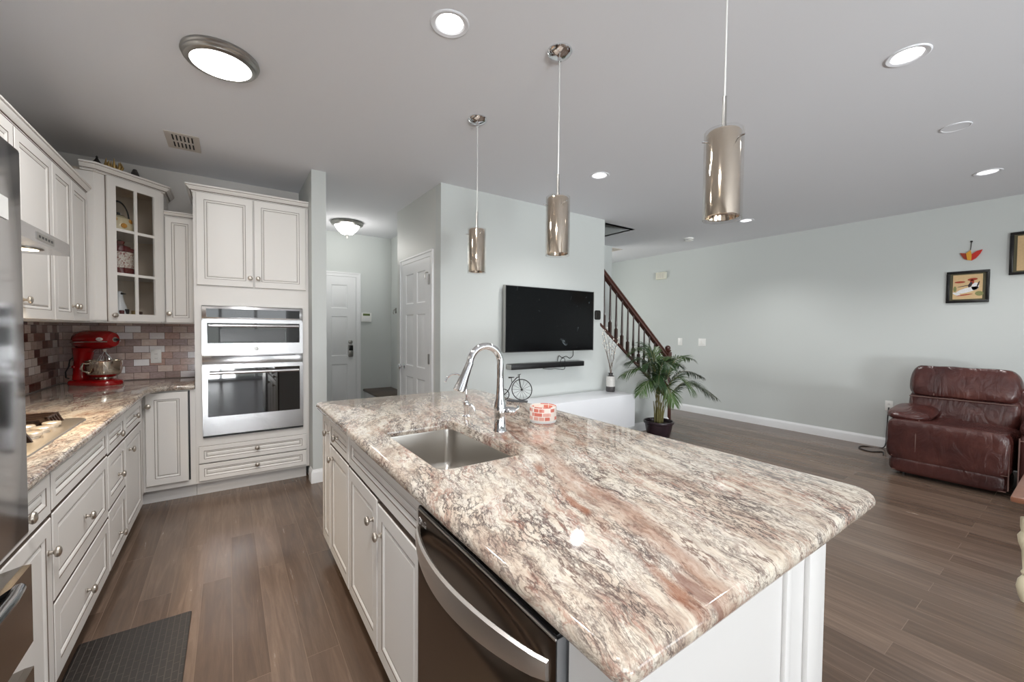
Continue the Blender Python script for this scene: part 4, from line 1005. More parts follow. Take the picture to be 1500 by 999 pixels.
# ================================================================== ISLAND
IX = 0.481           # back plane of the island fronts (face -X)
IU, IV = (0, -1, 0), (0, 0, 1)       # U x V = (-1,0,0)
def isl_unit(name, label, y0, y1, fronts, x1=1.07):
    t = thing(name, label, 'cabinet', (0.78, (y0+y1)/2, 0), 'island base cabinets')
    mb = MB()
    if name == 'sink_base_cabinet':
        mb.box(IX, y0+0.0005, 0.105, IX+0.02, y1-0.0005, 0.874); mb.box(IX+0.02, y0+0.0005, 0.105, x1, y0+0.018, 0.874); mb.box(IX+0.02, y1-0.018, 0.105, x1, y1-0.0005, 0.874)
        mb.box(IX+0.02, y0+0.018, 0.105, x1, y1-0.018, 0.125); mb.box(x1-0.01, y0+0.018, 0.125, x1, y1-0.018, 0.874)
    else: mb.box(IX, y0+0.0005, 0.105, x1, y1-0.0005, 0.874)
    mb.build('carcass', 'cab', t, smooth=0)
    mb = MB(); mb.box(IX+0.065, y0+0.0005, 0, x1, y1-0.0005, 0.105); mb.build('toe_kick', 'tread', t, smooth=0)
    for kind, a, b, z0, z1, kn in fronts: front(t, kind, (IX, b, z0), IU, IV, b-a, z1-z0, kn)
    return t
isl_unit('island_cabinet', 'narrow full-height island cabinet at the far end of the island', 2.468, 2.70, [('door', 2.472, 2.69, 0.108, 0.868, (0.185, 0.665))])
isl_unit('island_cabinet', 'island cabinet with a drawer over a door, left of the sink cabinet', 2.03, 2.468, [('drawer', 2.033, 2.464, 0.725, 0.868, (0.20, 0.070)), ('door', 2.033, 2.464, 0.108, 0.716, (0.08, 0.545))])
isl_unit('sink_base_cabinet', 'two-door island sink cabinet with a blank panel, left of the dishwasher', 1.118, 2.03,
         [('false_front', 1.13, 2.026, 0.722, 0.868, None), ('door', 1.575, 2.026, 0.108, 0.713, (0.395, 0.505)), ('door', 1.13, 1.571, 0.108, 0.703, (0.045, 0.485))])
t = thing('island_end_panel', 'white panelled end and back of the island under the overhang', 'panel', (1.0, 0.5, 0))
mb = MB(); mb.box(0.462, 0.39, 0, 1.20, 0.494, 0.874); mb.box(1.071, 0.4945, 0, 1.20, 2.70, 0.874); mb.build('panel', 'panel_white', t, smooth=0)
mb = MB()
for a, b, d in ((1.115, 1.20, 0.012), (1.0, 1.028, 0.010), (0.466, 0.49, 0.0)):
    if d: mb.box(a, 0.39-d, 0, b, 0.3905, 0.874, bevel=0.003)
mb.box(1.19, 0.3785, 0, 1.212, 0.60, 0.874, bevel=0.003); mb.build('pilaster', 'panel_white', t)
# dishwasher
t = thing('dishwasher', 'dark stainless dishwasher with bowed handle under the granite island', 'dishwasher', (0.75, 0.81, 0))
DY0, DY1, DX = 0.503, 1.112, 0.440
mb = MB(); mb.box(0.505, 0.512, 0.02, 1.05, 1.105, 0.868); mb.build('tub', 'black', t, smooth=0)
dd = MB(); dd.box(DX+0.036, DY0, 0.105, DX+0.042, DY1, 0.857); dd.box(DX+0.004, DY0, 0.105, DX+0.036, DY0+0.003, 0.857); dd.box(DX+0.004, DY1-0.003, 0.105, DX+0.036, DY1, 0.857); dd.build('door_core', 'dw_side', t, smooth=0)
dd = MB(); ny, nz = 64, 72; vs = []; fs = []
def smooth01(a): a = max(0.0, min(1.0, a)); return a*a*(3-2*a)
for j in range(nz+1):
    z = 0.105+(0.852-0.105)*(j/nz)**0.6
    for i in range(ny+1):
        y = DY0+0.002+(DY1-DY0-0.004)*i/ny
        q_ = 1-((y-0.81)/0.285)**2
        top = 0.800+0.038*max(0, q_)**0.5
        d_ = 0.032*max(0, q_)**0.7*smooth01((top-z)/0.055)*smooth01((z-0.66)/0.11) if q_ > 0 else 0
        ed_ = 0.003*max(0, 1-min(i, ny-i)/1.0)
        vs.append((DX+d_+ed_, y, z))
for j in range(nz):
    for i in range(ny): fs.append((j*(ny+1)+i, (j+1)*(ny+1)+i, (j+1)*(ny+1)+i+1, j*(ny+1)+i+1))
dd.add(vs, fs); dd.box(DX+0.004, DY0+0.002, 0.8515, DX+0.036, DY1-0.002, 0.8535); door = dd.build('door_front', 'black_steel', t)
mb = MB(); mb.box(DX+0.004, DY0+0.002, 0.8545, DX+0.060, DY1-0.002, 0.864, bevel=0.002); cs = mb.build('control_strip', 'black_gloss', t)
mb = MB(); mb.box(DX+0.001, DY0+0.002, 0.853, DX+0.0075, DY1-0.002, 0.8575, bevel=0.001); mb.build('edge_trim', 'dw_handle', t)
mb = MB(); n_ = 24; vs = []; fs = []
for k in range(n_+1):
    s = k/n_; y = 1.098-(1.098-0.520)*s; bow = math.sin(math.pi*s)**0.75 if 0 < s < 1 else 0
    xo = DX-0.004-0.058*bow; hh = 0.016+0.012*bow; tk = 0.014
    zc_ = 0.795
    for (a, b) in ((-1, 0), (-0.75, -0.85), (0, -1.0), (0.8, -0.8), (1, 0), (0.8, 0.8), (0, 1), (-0.75, 0.85)):
        vs.append((xo+tk*0.55*a+0.004, y, zc_+hh*1.15*b))
m_ = 8
for k in range(n_):
    for j in range(m_): fs.append((k*m_+j, k*m_+(j+1) % m_, (k+1)*m_+(j+1) % m_, (k+1)*m_+j))
fs += [tuple(range(m_)), tuple(n_*m_+j for j in reversed(range(m_)))]
mb.add(vs, fs); mb.build('bowed_handle', 'dw_handle', door)
DW_STRIP, DW_DOOR = cs, door
mb = MB(); mb.box(0.545, 0.505, 0, 0.60, 1.11, 0.10); mb.build('kick_plate', 'black', t, smooth=0)
# island top
hole = rrect(0.556, 1.205, 0.905, 1.845, (0.038, 0.038, 0.038, 0.038), 8)
tag(slab(rrect(0.432, 0.352, 1.548, 2.752, (0.035, 0.075, 0.035, 0.035), 10), 0.875, 0.915, hole).build('island_countertop', 'granite', loc=(0.99, 1.55, 0.875), smooth=40),
    'large cream and rust-brown granite slab on the kitchen island', 'countertop')
# sink
t = thing('kitchen_sink', 'undermount stainless steel sink set into the granite island', 'sink', (0.727, 1.525, 0.66))
mb = MB(); rings = []
for d, z, in ((-0.020, 0.8745), (-0.006, 0.8745), (-0.004, 0.868), (-0.002, 0.72), (0.004, 0.700), (0.016, 0.684), (0.035, 0.677), (0.10, 0.674)):
    rings.append([(x, y, z) for x, y in offset_poly(hole, d)])
ring_stack(mb, rings); mb.from_bm(fill_loops([[(p[0], p[1]) for p in rings[-1]]], 0.674))
mb.build('basin', 'steel_sink', t, smooth=50)
mb = MB(); mb.lathe([(0.0, 0.001), (0.028, 0.001), (0.032, 0.003), (0.045, 0.003), (0.048, 0.0)], (0.74, 1.53, 0.6742), None, 28); dr_ = mb.build('drain', 'chrome', t)
mb = MB(); mb.lathe([(0, 0.003), (0.02, 0.002), (0.024, 0)], (0.74, 1.53, 0.6755), None, 20); mb.build('strainer', 'nickel', dr_)
# faucet
fc = Vector((0.998, 1.535, 0.915))
t = thing('kitchen_faucet', 'tall chrome gooseneck faucet with pull-down spray behind the sink', 'faucet', fc)
mb = MB(); mb.lathe([(0, 0), (0.031, 0), (0.031, 0.006), (0.027, 0.012), (0.027, 0.075), (0.029, 0.10), (0.026, 0.125), (0.019, 0.15), (0.0165, 0.20), (0.0155, 0.24)], fc, None, 28); mb.build('body', 'chrome', t)
pts = [fc+Vector((0, 0, z)) for z in (0.22, 0.26, 0.30)]
rad_ = 0.078
for k in range(1, 18):
    a = math.pi*k/18*1.02; pts.append(fc+Vector((-rad_+rad_*math.cos(a), 0, 0.305+rad_*math.sin(a))))
mb = MB(); mb.tube(pts, 0.0155, 16); mb.build('spout', 'chrome', t)
pe = pts[-1]; dn = (pts[-1]-pts[-2]).normalized(); dn = (dn+Vector((-0.22, 0, 0))).normalized()
mb = MB(); mb.lathe([(0, 0), (0.0165, 0), (0.0170, 0.02), (0.020, 0.06), (0.0255, 0.105), (0.0270, 0.125), (0.023, 0.130), (0, 0.130)], pe, dn, 24); mb.build('spray_head', 'chrome', t)
mb = MB(); mb.lathe([(0, 0), (0.017, 0), (0.020, 0.012), (0.019, 0.045), (0.012, 0.056), (0, 0.058)], fc+Vector((0.012, -0.010, 0.092)), (0.72, -0.68, -0.02), 20)
mb.tube([fc+Vector((0.045, -0.042, 0.092)), fc+Vector((0.060, -0.050, 0.103)), fc+Vector((0.078, -0.030, 0.108))], [0.009, 0.008, 0.006], 10); mb.build('lever_handle', 'chrome', t)
# filtered water tap
fc = Vector((1.015, 1.885, 0.915))
t = thing('filter_tap', 'slender chrome filtered-water tap left of the main faucet', 'faucet', fc)
mb = MB(); mb.lathe([(0, 0), (0.022, 0), (0.022, 0.004), (0.013, 0.010), (0.012, 0.05), (0.015, 0.055), (0.015, 0.075), (0.008, 0.085)], fc, None, 20); mb.build('body', 'chrome', t)
pts = [fc+Vector((0, 0, z)) for z in (0.08, 0.13, 0.17)]
for k in range(1, 14):
    a = math.pi*k/14*0.95; pts.append(fc+Vector((-0.062+0.062*math.cos(a), 0.012*math.sin(a), 0.17+0.055*math.sin(a))))
mb = MB(); mb.tube(pts, 0.0050, 10); mb.build('spout', 'chrome', t)
mb = MB(); mb.cyl(fc+Vector((0, 0, 0.062)), fc+Vector((0.020, -0.018, 0.062)), 0.007, 12); mb.tube([fc+Vector((0.020, -0.018, 0.062)), fc+Vector((0.030, -0.026, 0.050)), fc+Vector((0.034, -0.030, 0.028))], 0.005, 8); mb.build('lever', 'chrome', t)
# candle jar
c = Vector((1.270, 1.565, 0.915))
t = thing('candle_jar', 'round candle jar with red and white patchwork pattern on the island', 'candle', c)
mb = MB(); mb.lathe([(0, 0), (0.058, 0), (0.064, 0.008), (0.066, 0.020), (0.066, 0.078), (0.064, 0.084), (0.061, 0.084), (0.061, 0.06)], c, None, 36); mb.build('jar', 'patch', t)
mb = MB(); mb.lathe([(0.060, 0), (0.0, 0.001)], c+Vector((0, 0, 0.062)), None, 24); mb.build('wax', 'wax', t)
mb = MB(); mb.lathe([(0.0575, 0.0002), (0.0645, 0.0082), (0.0667, 0.018)], c, None, 36); mb.build('base_band', 'white_ceramic', t)
# penny-farthing bicycle
c = Vector((1.506, 2.085, 0.9155))
t = thing('bicycle_figurine', 'dark metal penny-farthing bicycle figurine on the far edge of the island', 'figurine', c)
hd = Vector((math.sin(R(-38)), math.cos(R(-38)), 0))     # points to the small wheel
B_ = lambda a, z: c+hd*a+Vector((0, 0, z))
mb = MB(); q = Vector((hd.y, -hd.x, 0))*0.014
mb.prism([(-0.045, 0), (0.085, 0), (0.085, 0.010), (-0.045, 0.010)], (c+q, hd, Vector((0, 0, 1))), -0.028); mb.build('base_bar', mat('slate_base', rgb(84, 86, 90), 0.5), t)
def wheel(a, z, r_, ns):
    mb = MB(); mb.tube([B_(a+r_*math.cos(2*math.pi*k/32), z+r_*math.sin(2*math.pi*k/32)) for k in range(33)], 0.0030, 6); w_ = mb.build('wheel', 'dark_bronze', t)
    mb = MB()
    for k in range(ns): mb.tube([B_(a, z), B_(a+r_*math.cos(2*math.pi*k/ns), z+r_*math.sin(2*math.pi*k/ns))], 0.0009, 5)
    mb.lathe([(0, -0.006), (0.006, -0.006), (0.006, 0.006), (0, 0.006)], B_(a, z), Vector((hd.y, -hd.x, 0)), 10); mb.build('spokes', 'dark_bronze', w_)
wheel(-0.010, 0.078, 0.065, 14); wheel(0.107, 0.042, 0.033, 10)
mb = MB(); mb.tube([B_(0.008, 0.160), B_(0.025, 0.152), B_(0.055, 0.118), B_(0.075, 0.075), B_(0.095, 0.050), B_(0.107, 0.042)], 0.0032, 8); mb.build('backbone', 'dark_bronze', t)
mb = MB(); mb.tube([B_(0.008, 0.175), B_(0.008, 0.14), B_(0.0, 0.10), B_(-0.010, 0.078)], 0.0028, 8); mb.tube([B_(0.008, 0.172)+Vector((hd.y, -hd.x, 0))*0.03, B_(0.008, 0.172)-Vector((hd.y, -hd.x, 0))*0.03], 0.0025, 6); mb.build('fork_and_handlebar', 'dark_bronze', t)
mb = MB(); mb.tube([B_(0.055, 0.118), B_(0.060, 0.148)], 0.0022, 6); mb.tube([B_(0.078, 0.150), B_(0.060, 0.152), B_(0.040, 0.154)], [0.005, 0.004, 0.002], 6); mb.build('saddle', 'dark_bronze', t)

# ---- floor mat
mb = MB(); mb.box(-0.540, 1.30, 0.0005, -0.160, 2.455, 0.013, bevel=0.005)
tag(mb.build('floor_mat', 'mat', loc=(-0.35, 1.9, 0)), 'dark woven anti-fatigue mat on the floor in front of the left cabinets', 'mat')

# ================================================================== CEILING FIXTURES
def can(i, label):
    cx, cy = CANS[i]
    t = thing('recessed_light', label, 'ceiling light', (cx, cy, CH), 'recessed ceiling lights')
    mb = MB(); mb.lathe([(0.062, 0.004), (0.066, -0.003), (0.082, -0.006), (0.087, -0.003), (0.087, 0.0)], (cx, cy, CH), None, 40); mb.build('trim_ring', 'ceiling', t)
    mb = MB(); mb.lathe([(0.062, 0.004), (0.058, 0.016), (0.044, 0.034)], (cx, cy, CH), None, 40); mb.build('baffle', 'trim', t)
    mb = MB(); mb.lathe([(0.044, 0.034), (0.0, 0.0341)], (cx, cy, CH), None, 32); mb.build('lens', 'lens_small', t)
    l = bpy.data.lights.new('recessed_lamp', 'SPOT'); l.energy = CAN_W*4; l.spot_size = R(130); l.spot_blend = 0.8; l.shadow_soft_size = 0.05; l.color = (1.0, 0.985, 0.97)
    o = bpy.data.objects.new('recessed_lamp', l); COL.objects.link(o); o.location = (cx, cy, CH-0.004)
can(0, 'recessed ceiling light above the sink side of the island')
can(1, 'recessed ceiling light nearest the top right of the room')
can(2, 'recessed ceiling light near the right wall above the sofa')
can(3, 'recessed ceiling light between the two far pendants and the living room')
can(4, 'recessed ceiling light beside the nearest pendant shade, deep in the living room')
c = Vector((-0.02, 2.60, CH))
t = thing('flush_ceiling_light', 'large round flush ceiling light with stepped nickel rim', 'ceiling light', c)
mb = MB(); mb.lathe([(0.165, 0.0), (0.168, -0.012), (0.162, -0.018), (0.162, -0.026), (0.156, -0.030), (0.152, -0.038), (0.143, -0.042), (0.132, -0.044), (0.128, -0.040)], c, None, 56); mb.build('rim', 'nickel', t)
mb = MB(); mb.lathe([(0.129, -0.041), (0.09, -0.047), (0.0, -0.050)], c, None, 48); mb.build('diffuser', 'lens', t)
l = bpy.data.lights.new('flush_lamp', 'AREA'); l.shape = 'DISK'; l.size = 0.25; l.energy = FLUSH1; l.color = (1.0, 0.985, 0.97)
o = bpy.data.objects.new('flush_lamp', l); COL.objects.link(o); o.location = c+Vector((0, 0, -0.056))
dup(t, (-0.02, 0.55, CH), 'added round flush ceiling light, unseen above the viewer, filling the aisle')  # unseen extra fixture, added as fill for island front and base cabinets
l = bpy.data.lights.new('added_fill_lamp', 'AREA'); l.shape = 'DISK'; l.size = 0.25; l.energy = FLUSH_FILL; l.color = (1.0, 0.985, 0.97)
o = bpy.data.objects.new('added_fill_lamp', l); COL.objects.link(o); o.location = (-0.02, 0.55, CH-0.056)
c = Vector((3.992, 0.607, CH))
t = thing('ceiling_speaker', 'round white in-ceiling speaker between two recessed lights', 'speaker', c)
mb = MB(); mb.lathe([(0.075, 0.0), (0.075, -0.004), (0.068, -0.005), (0.066, -0.003), (0, -0.003)], c, None, 40); mb.build('grille', 'ceiling', t)
c = Vector((5.62, 3.55, CH))
t = thing('smoke_detector', 'white smoke detector on the living room ceiling', 'smoke detector', c)
mb = MB(); mb.lathe([(0.07, 0.0), (0.07, -0.012), (0.062, -0.016), (0.060, -0.032), (0.05, -0.040), (0, -0.042)], c, None, 32); mb.build('housing', 'white_plastic', t)
mb = MB(); mb.lathe([(0.0615, -0.020), (0.0615, -0.026)], c, None, 32); mb.build('slot_band', 'speaker_dark', t)
# ceiling registers
def vent(name, label, x0, y0, x1, y1, rows):
    t = thing(name, label, 'vent', ((x0+x1)/2, (y0+y1)/2, CH))
    mb = MB(); z = CH; mb.box(x0, y0, z-0.006, x1, y0+0.035, z); mb.box(x0, y1-0.035, z-0.006, x1, y1, z); mb.box(x0, y0+0.035, z-0.006, x0+0.03, y1-0.035, z); mb.box(x1-0.03, y0+0.035, z-0.006, x1, y1-0.035, z)
    mb.build('frame', 'vent', t, smooth=0)
    mb = MB(); mb.box(x0+0.03, y0+0.035, z-0.002, x1-0.03, y1-0.035, z-0.0005); mb.build('duct_shadow', 'speaker_dark', t, smooth=0)
    mb = MB(); n = 6
    for k in range(n+1):
        x = x0+0.032+(x1-x0-0.064)*k/n; mb.box(x-0.006, y0+0.035, z-0.008, x+0.006, y1-0.035, z-0.002)
    mb.box(x0+0.03, (y0+y1)/2-0.008, z-0.009, x1-0.03, (y0+y1)/2+0.008, z-0.002); mb.build('louvres', 'vent', t, smooth=0)
vent('ceiling_vent', 'beige ceiling air vent above the kitchen wall cabinets', -0.365, 3.77, -0.167, 4.09, 2)
vent('ceiling_vent', 'ceiling return-air vent near the stairwell opening', 5.19, 4.69, 5.50, 5.05, 2)
# foyer bowl light
c = Vector((1.27, 5.62, CH))
t = thing('foyer_light', 'glass bowl ceiling light with nickel ring in the entrance hall', 'ceiling light', c)
mb = MB(); mb.lathe([(0.19, 0.0), (0.20, -0.02), (0.19, -0.04), (0.16, -0.055), (0.15, -0.05)], c, None, 40); mb.build('ring', 'nickel', t)
mb = MB(); mb.lathe([(0.155, -0.05), (0.125, -0.10), (0.07, -0.155), (0.02, -0.165), (0, -0.165)], c, None, 40); mb.build('bowl', 'lens_foyer', t)
mb = MB(); mb.lathe([(0.018, -0.165), (0.016, -0.18), (0.008, -0.19), (0.010, -0.20), (0, -0.21)], c, None, 16); mb.build('finial', 'nickel', t)
l = bpy.data.lights.new('foyer_bulb', 'POINT'); l.energy = 5; l.shadow_soft_size = 0.15; l.color = (1.0, 0.97, 0.92)
o = bpy.data.objects.new('foyer_bulb', l); COL.objects.link(o); o.location = c+Vector((0, 0, -0.30))
# pendants
def pendant(loc, label):
    c = Vector(loc)
    t = thing('pendant_light', label, 'pendant light', c, 'pendants over the island')
    mb = MB(); mb.lathe([(0, 0), (0.062, 0), (0.062, -0.006), (0.052, -0.020), (0.025, -0.030), (0.010, -0.034), (0.008, -0.05), (0, -0.05)], c, None, 32); mb.build('canopy', 'chrome', t)
    mb = MB(); mb.tube([c+Vector((0, 0, -0.045)), c+Vector((0.001, 0, -0.3)), c+Vector((0, 0, -0.61))], 0.0028, 8); mb.build('cord', 'clear_cord', t)
    mb = MB(); mb.lathe([(0, -0.60), (0.007, -0.60), (0.007, -0.69), (0.010, -0.70), (0.010, -0.715), (0, -0.715)], c, None, 14); mb.build('stem', 'nickel', t)
    mb = MB(); mb.lathe([(0.0585, -0.712), (0.060, -0.714), (0.060, -1.000), (0.0585, -1.002), (0.057, -1.000), (0.057, -0.714), (0.0585, -0.712)], c, None, 40); sh = mb.build('glass_shade', 'clear_shade', t)
    mb = MB(); mb.lathe([(0.0, -0.716), (0.049, -0.716), (0.053, -0.722), (0.053, -0.992), (0.051, -0.994), (0.049, -0.990), (0.049, -0.73), (0, -0.73)], c, None, 40); mb.build('inner_shade', 'smoke_shade', t)
    for a in (25, 145, 265):
        d = Vector((math.cos(R(a)), math.sin(R(a)), 0))
        mb = MB(); mb.cyl(c+d*0.046+Vector((0, 0, -0.748)), c+d*0.072+Vector((0, 0, -0.748)), 0.003, 10); mb.build('retaining_screw', 'chrome', t)
    mb = MB(); mb.lathe([(0, -0.73), (0.014, -0.73), (0.014, -0.80), (0.022, -0.83), (0.026, -0.87), (0.018, -0.90), (0, -0.905)], c, None, 18); mb.build('bulb', 'white_plastic', t)
    return t
p1 = pendant((1.35, 0.735, CH), 'nearest chrome cylinder pendant light, hanging close over the near end of the island')
dup(p1, (1.353, 1.568, CH), 'chrome cylinder pendant light, middle one of the row over the island')
dup(p1, (1.348, 2.370, CH), 'chrome cylinder pendant light, smallest and farthest from the viewer over the island')

# ================================================================== LIVING ROOM
# television
t = thing('television', 'large wall-mounted flat black television on the pale wall', 'television', (2.97, 3.55, 1.13))
mb = MB(); mb.box(2.332, 3.505, 1.132, 3.604, 3.545, 1.828, bevel=0.004); mb.build('housing', 'black', t)
mb = MB(); mb.box(2.342, 3.5035, 1.145, 3.594, 3.506, 1.820); mb.build('screen', 'screen', t, smooth=0)
for xa, xb in ((2.328, 2.3335), (3.6035, 3.608)):
    mb = MB(); mb.box(xa, 3.502, 1.130, xb, 3.545, 1.830); mb.build('bezel', 'nickel', t, smooth=0)
mb = MB(); mb.box(2.75, 3.545, 1.3, 3.2, 3.579, 1.6); mb.build('wall_bracket', 'black', t, smooth=0)
t = thing('soundbar', 'long black soundbar on the wall below the television', 'soundbar', (2.93, 3.55, 0.95))
mb = MB(); mb.box(2.40, 3.48, 0.950, 3.44, 3.579, 1.008, bevel=0.006); mb.build('body', 'black', t)
mb = MB(); mb.box(2.394, 3.485, 0.953, 2.401, 3.575, 1.005, bevel=0.002); mb.build('end_cap', 'nickel', t)
def curve_thing(name, label, cat, pts, r_, m_):
    mb = MB(); pts = [Vector(p) for p in pts]; out = []
    for i in range(len(pts)-1):      # Catmull-Rom
        p0, p1_, p2, p3 = pts[max(i-1, 0)], pts[i], pts[i+1], pts[min(i+2, len(pts)-1)]
        for k in range(6):
            s = k/6; out.append(0.5*((2*p1_)+(p2-p0)*s+(2*p0-5*p1_+4*p2-p3)*s*s+(3*p1_-p0-3*p2+p3)*s**3))
    out.append(pts[-1]); mb.tube(out, r_, 6)
    return tag(mb.build(name, m_, loc=pts[0]), label, cat)
curve_thing('television_cable', 'thin black cable looping between the television and the soundbar', 'cable', [(3.34, 3.565, 1.128), (3.34, 3.568, 1.07), (3.29, 3.568, 1.04), (3.23, 3.568, 1.065), (3.17, 3.568, 1.05), (3.12, 3.566, 1.075), (3.08, 3.55, 1.012)], 0.0035, 'cord')
curve_thing('soundbar_cable', 'curled black cable hanging around the right half of the soundbar', 'cable', [(3.06, 3.471, 0.958), (3.06, 3.470, 1.015), (3.08, 3.472, 1.05), (3.12, 3.472, 1.045), (3.125, 3.471, 0.99), (3.12, 3.471, 0.93), (3.08, 3.50, 0.925), (3.02, 3.52, 0.935), (2.96, 3.54, 0.930), (2.88, 3.56, 0.938)], 0.0035, 'cord')
# thermostat
t = thing('thermostat', 'small dark rounded thermostat on the wall right of the television', 'thermostat', (3.745, YT, 1.56))
mb = MB(); mb.box(3.700, YT-0.016, 1.500, 3.785, YT-0.0005, 1.615, bevel=0.022, seg=4); mb.build('case', 'speaker_dark', t)
mb = MB(); mb.lathe([(0, 0.003), (0.026, 0.003), (0.030, 0)], (3.743, YT-0.0165, 1.562), (0, -1, 0), 20); mb.build('dial', 'dark_bronze', t)
# floating console
t = thing('media_console', 'long white wall-mounted media console below the television', 'console', (3.15, 3.36, 0.235))
mb = MB(); mb.box(2.35, 3.15, 0.235, 3.955, 3.563, 0.622, bevel=0.003); mb.build('body', 'console', t)
# vase with twigs
c = Vector((3.84, 3.43, 0.622))
t = thing('twig_vase', 'speckled white and grey vase holding budding twigs on the console', 'vase', c)
mb = MB(); mb.lathe([(0, 0), (0.048, 0), (0.054, 0.01), (0.054, 0.065), (0.054, 0.165), (0.046, 0.188), (0.026, 0.200), (0.024, 0.215), (0.032, 0.228), (0.026, 0.228), (0.02, 0.21)], c, None, 28, mi=[1, 1, 1, 0, 0, 1, 1, 1, 1, 1]); mb.build('body', ['vase_white', 'vase_dark'], t)
rnd = random.Random(5)
for k in range(6):
    a = R([200, 165, 120, 20, -10, 60][k]); tl = [0.22, 0.14, 0.08, 0.16, 0.10, 0.18][k]; L = [0.50, 0.55, 0.58, 0.46, 0.40, 0.44][k]
    pts = [c+Vector((0, 0, 0.20))]
    for j in range(1, 7): pts.append(c+Vector((math.cos(a)*tl*(j/6)**1.3+rnd.uniform(-.008, .008), math.sin(a)*tl*(j/6)*0.4+rnd.uniform(-.008, .008), 0.20+L*j/6)))
    mb = MB(); mb.tube(pts, [0.0035-0.00035*j for j in range(7)], 6)
    sg = {j: rnd.choice((-1, 1)) for j in (3, 4, 5)}
    for j in (3, 4, 5): mb.tube([pts[j], pts[j]+Vector((0.03*sg[j], 0.01, 0.06))], 0.0015, 5)
    tw = mb.build('twig', 'twig', t)
    for j in (4, 5, 6):
        mb = MB(); mb.lathe([(0, -0.012), (0.006, -0.004), (0.006, 0.004), (0, 0.012)], pts[j]+Vector((0.004, -0.004, 0)), (0.1, 0, 1), 8); mb.build('bud', 'bud', tw)
    for j in (3, 4, 5):
        mb = MB(); mb.lathe([(0, -0.01), (0.006, 0), (0, 0.01)], pts[j]+Vector((0.03*sg[j], 0.01, 0.06)), (0.1, 0, 1), 8); mb.build('bud', 'bud', tw)
# areca palm
def palm():
    c = Vector((4.40, 3.14, 0.0)); rnd = random.Random(11)
    t = thing('potted_palm', 'areca palm in a dark purple-brown pot beside the staircase', 'plant', c)
    mb = MB(); mb.lathe([(0, 0), (0.105, 0), (0.112, 0.01), (0.150, 0.13), (0.165, 0.215), (0.178, 0.222), (0.182, 0.235), (0.178, 0.252), (0.166, 0.256), (0.160, 0.245), (0.157, 0.22), (0, 0.22)], c, None, 40); mb.build('pot', 'pot', t)
    mb = MB(); mb.lathe([(0.158, 0.215), (0.10, 0.228), (0, 0.235)], c, None, 24); mb.build('soil', 'soil', t)
    # azimuth (deg), horizontal reach, top height above soil, tip drop
    spec = [(168, .54, .72, .10), (150, .42, .82, .06), (195, .66, .60, .16), (215, .40, .66, .14), (135, .34, .92, .04), (100, .22, .96, .02), (60, .20, .90, .03),
            (-8, .70, .66, .10), (-25, .76, .52, .22), (12, .60, .76, .08), (25, .52, .82, .05), (-45, .58, .56, .22), (-75, .40, .62, .18), (245, .30, .80, .06), (-10, .46, .84, .04), (180, .34, .78, .05), (-115, .42, .52, .2)]
    for i, (az, reach, top, drop) in enumerate(spec):
        a = R(az); d = Vector((math.cos(a), math.sin(a), 0)); side = Vector((-d.y, d.x, 0))
        b0 = c+Vector((rnd.uniform(-.05, .05), rnd.uniform(-.05, .05), 0.225))
        pts = []; n = 18
        for j in range(n+1):
            q_ = j/n
            out = reach*(0.12*q_+0.88*q_**2.1); up = top*math.sin(math.pi/2*min(1.0, q_/0.86))-drop*max(0, (q_-0.6)/0.4)**2
            pts.append(b0+d*out+Vector((0, 0, up)))
        mb = MB(); mb.tube(pts, [0.0052*(1-s_*0.85/n) for s_ in range(n+1)], 6)
        fr = mb.build('frond_stem', 'cane', t)
        mb = MB(); st = 0.42
        for j in range(40):
            q_ = st+(1-st)*j/39; x = q_*n; kk = min(int(x), n-1); p = pts[kk].lerp(pts[kk+1], x-kk); tan = (pts[kk+1]-pts[kk]).normalized()
            nrm_ = side.cross(tan).normalized(); f_ = j/39
            ll = 0.235*(math.sin(math.pi*(0.12+0.80*f_)))**0.8
            for sg in (-1, 1):
                q = (tan*(0.70+0.5*f_)+side*sg*0.62+nrm_*0.10+Vector((rnd.uniform(-.12, .12), rnd.uniform(-.12, .12), rnd.uniform(-.12, .12)))).normalized()
                wv = q.cross(nrm_).normalized()*0.0052; g_ = Vector((0, 0, -1))
                m1 = p+q*ll*0.35+g_*ll*0.02; m2 = p+q*ll*0.72+g_*ll*0.13; e_ = p+q*ll+g_*ll*0.32
                mb.add([p-wv*0.4, p+wv*0.4, m1+wv, m1-wv, m2+wv*0.75, m2-wv*0.75, e_], [(0, 1, 2, 3), (3, 2, 4, 5), (5, 4, 6)])
        mb.build('leaflets', 'leaf2' if i % 2 else 'leaf', fr, smooth=0)
    for k in range(8):
        a = 2*math.pi*k/8+0.3; p = c+Vector((0.05*math.cos(a), 0.05*math.sin(a), 0.22)); mb = MB()
        mb.tube([p, p+Vector((0.006*math.cos(a), 0.006*math.sin(a), 0.13)), p+Vector((0.015*math.cos(a*2), 0.015*math.sin(a), 0.27))], [0.0075, 0.006, 0.004], 7); mb.build('cane', 'cane', t)
palm()
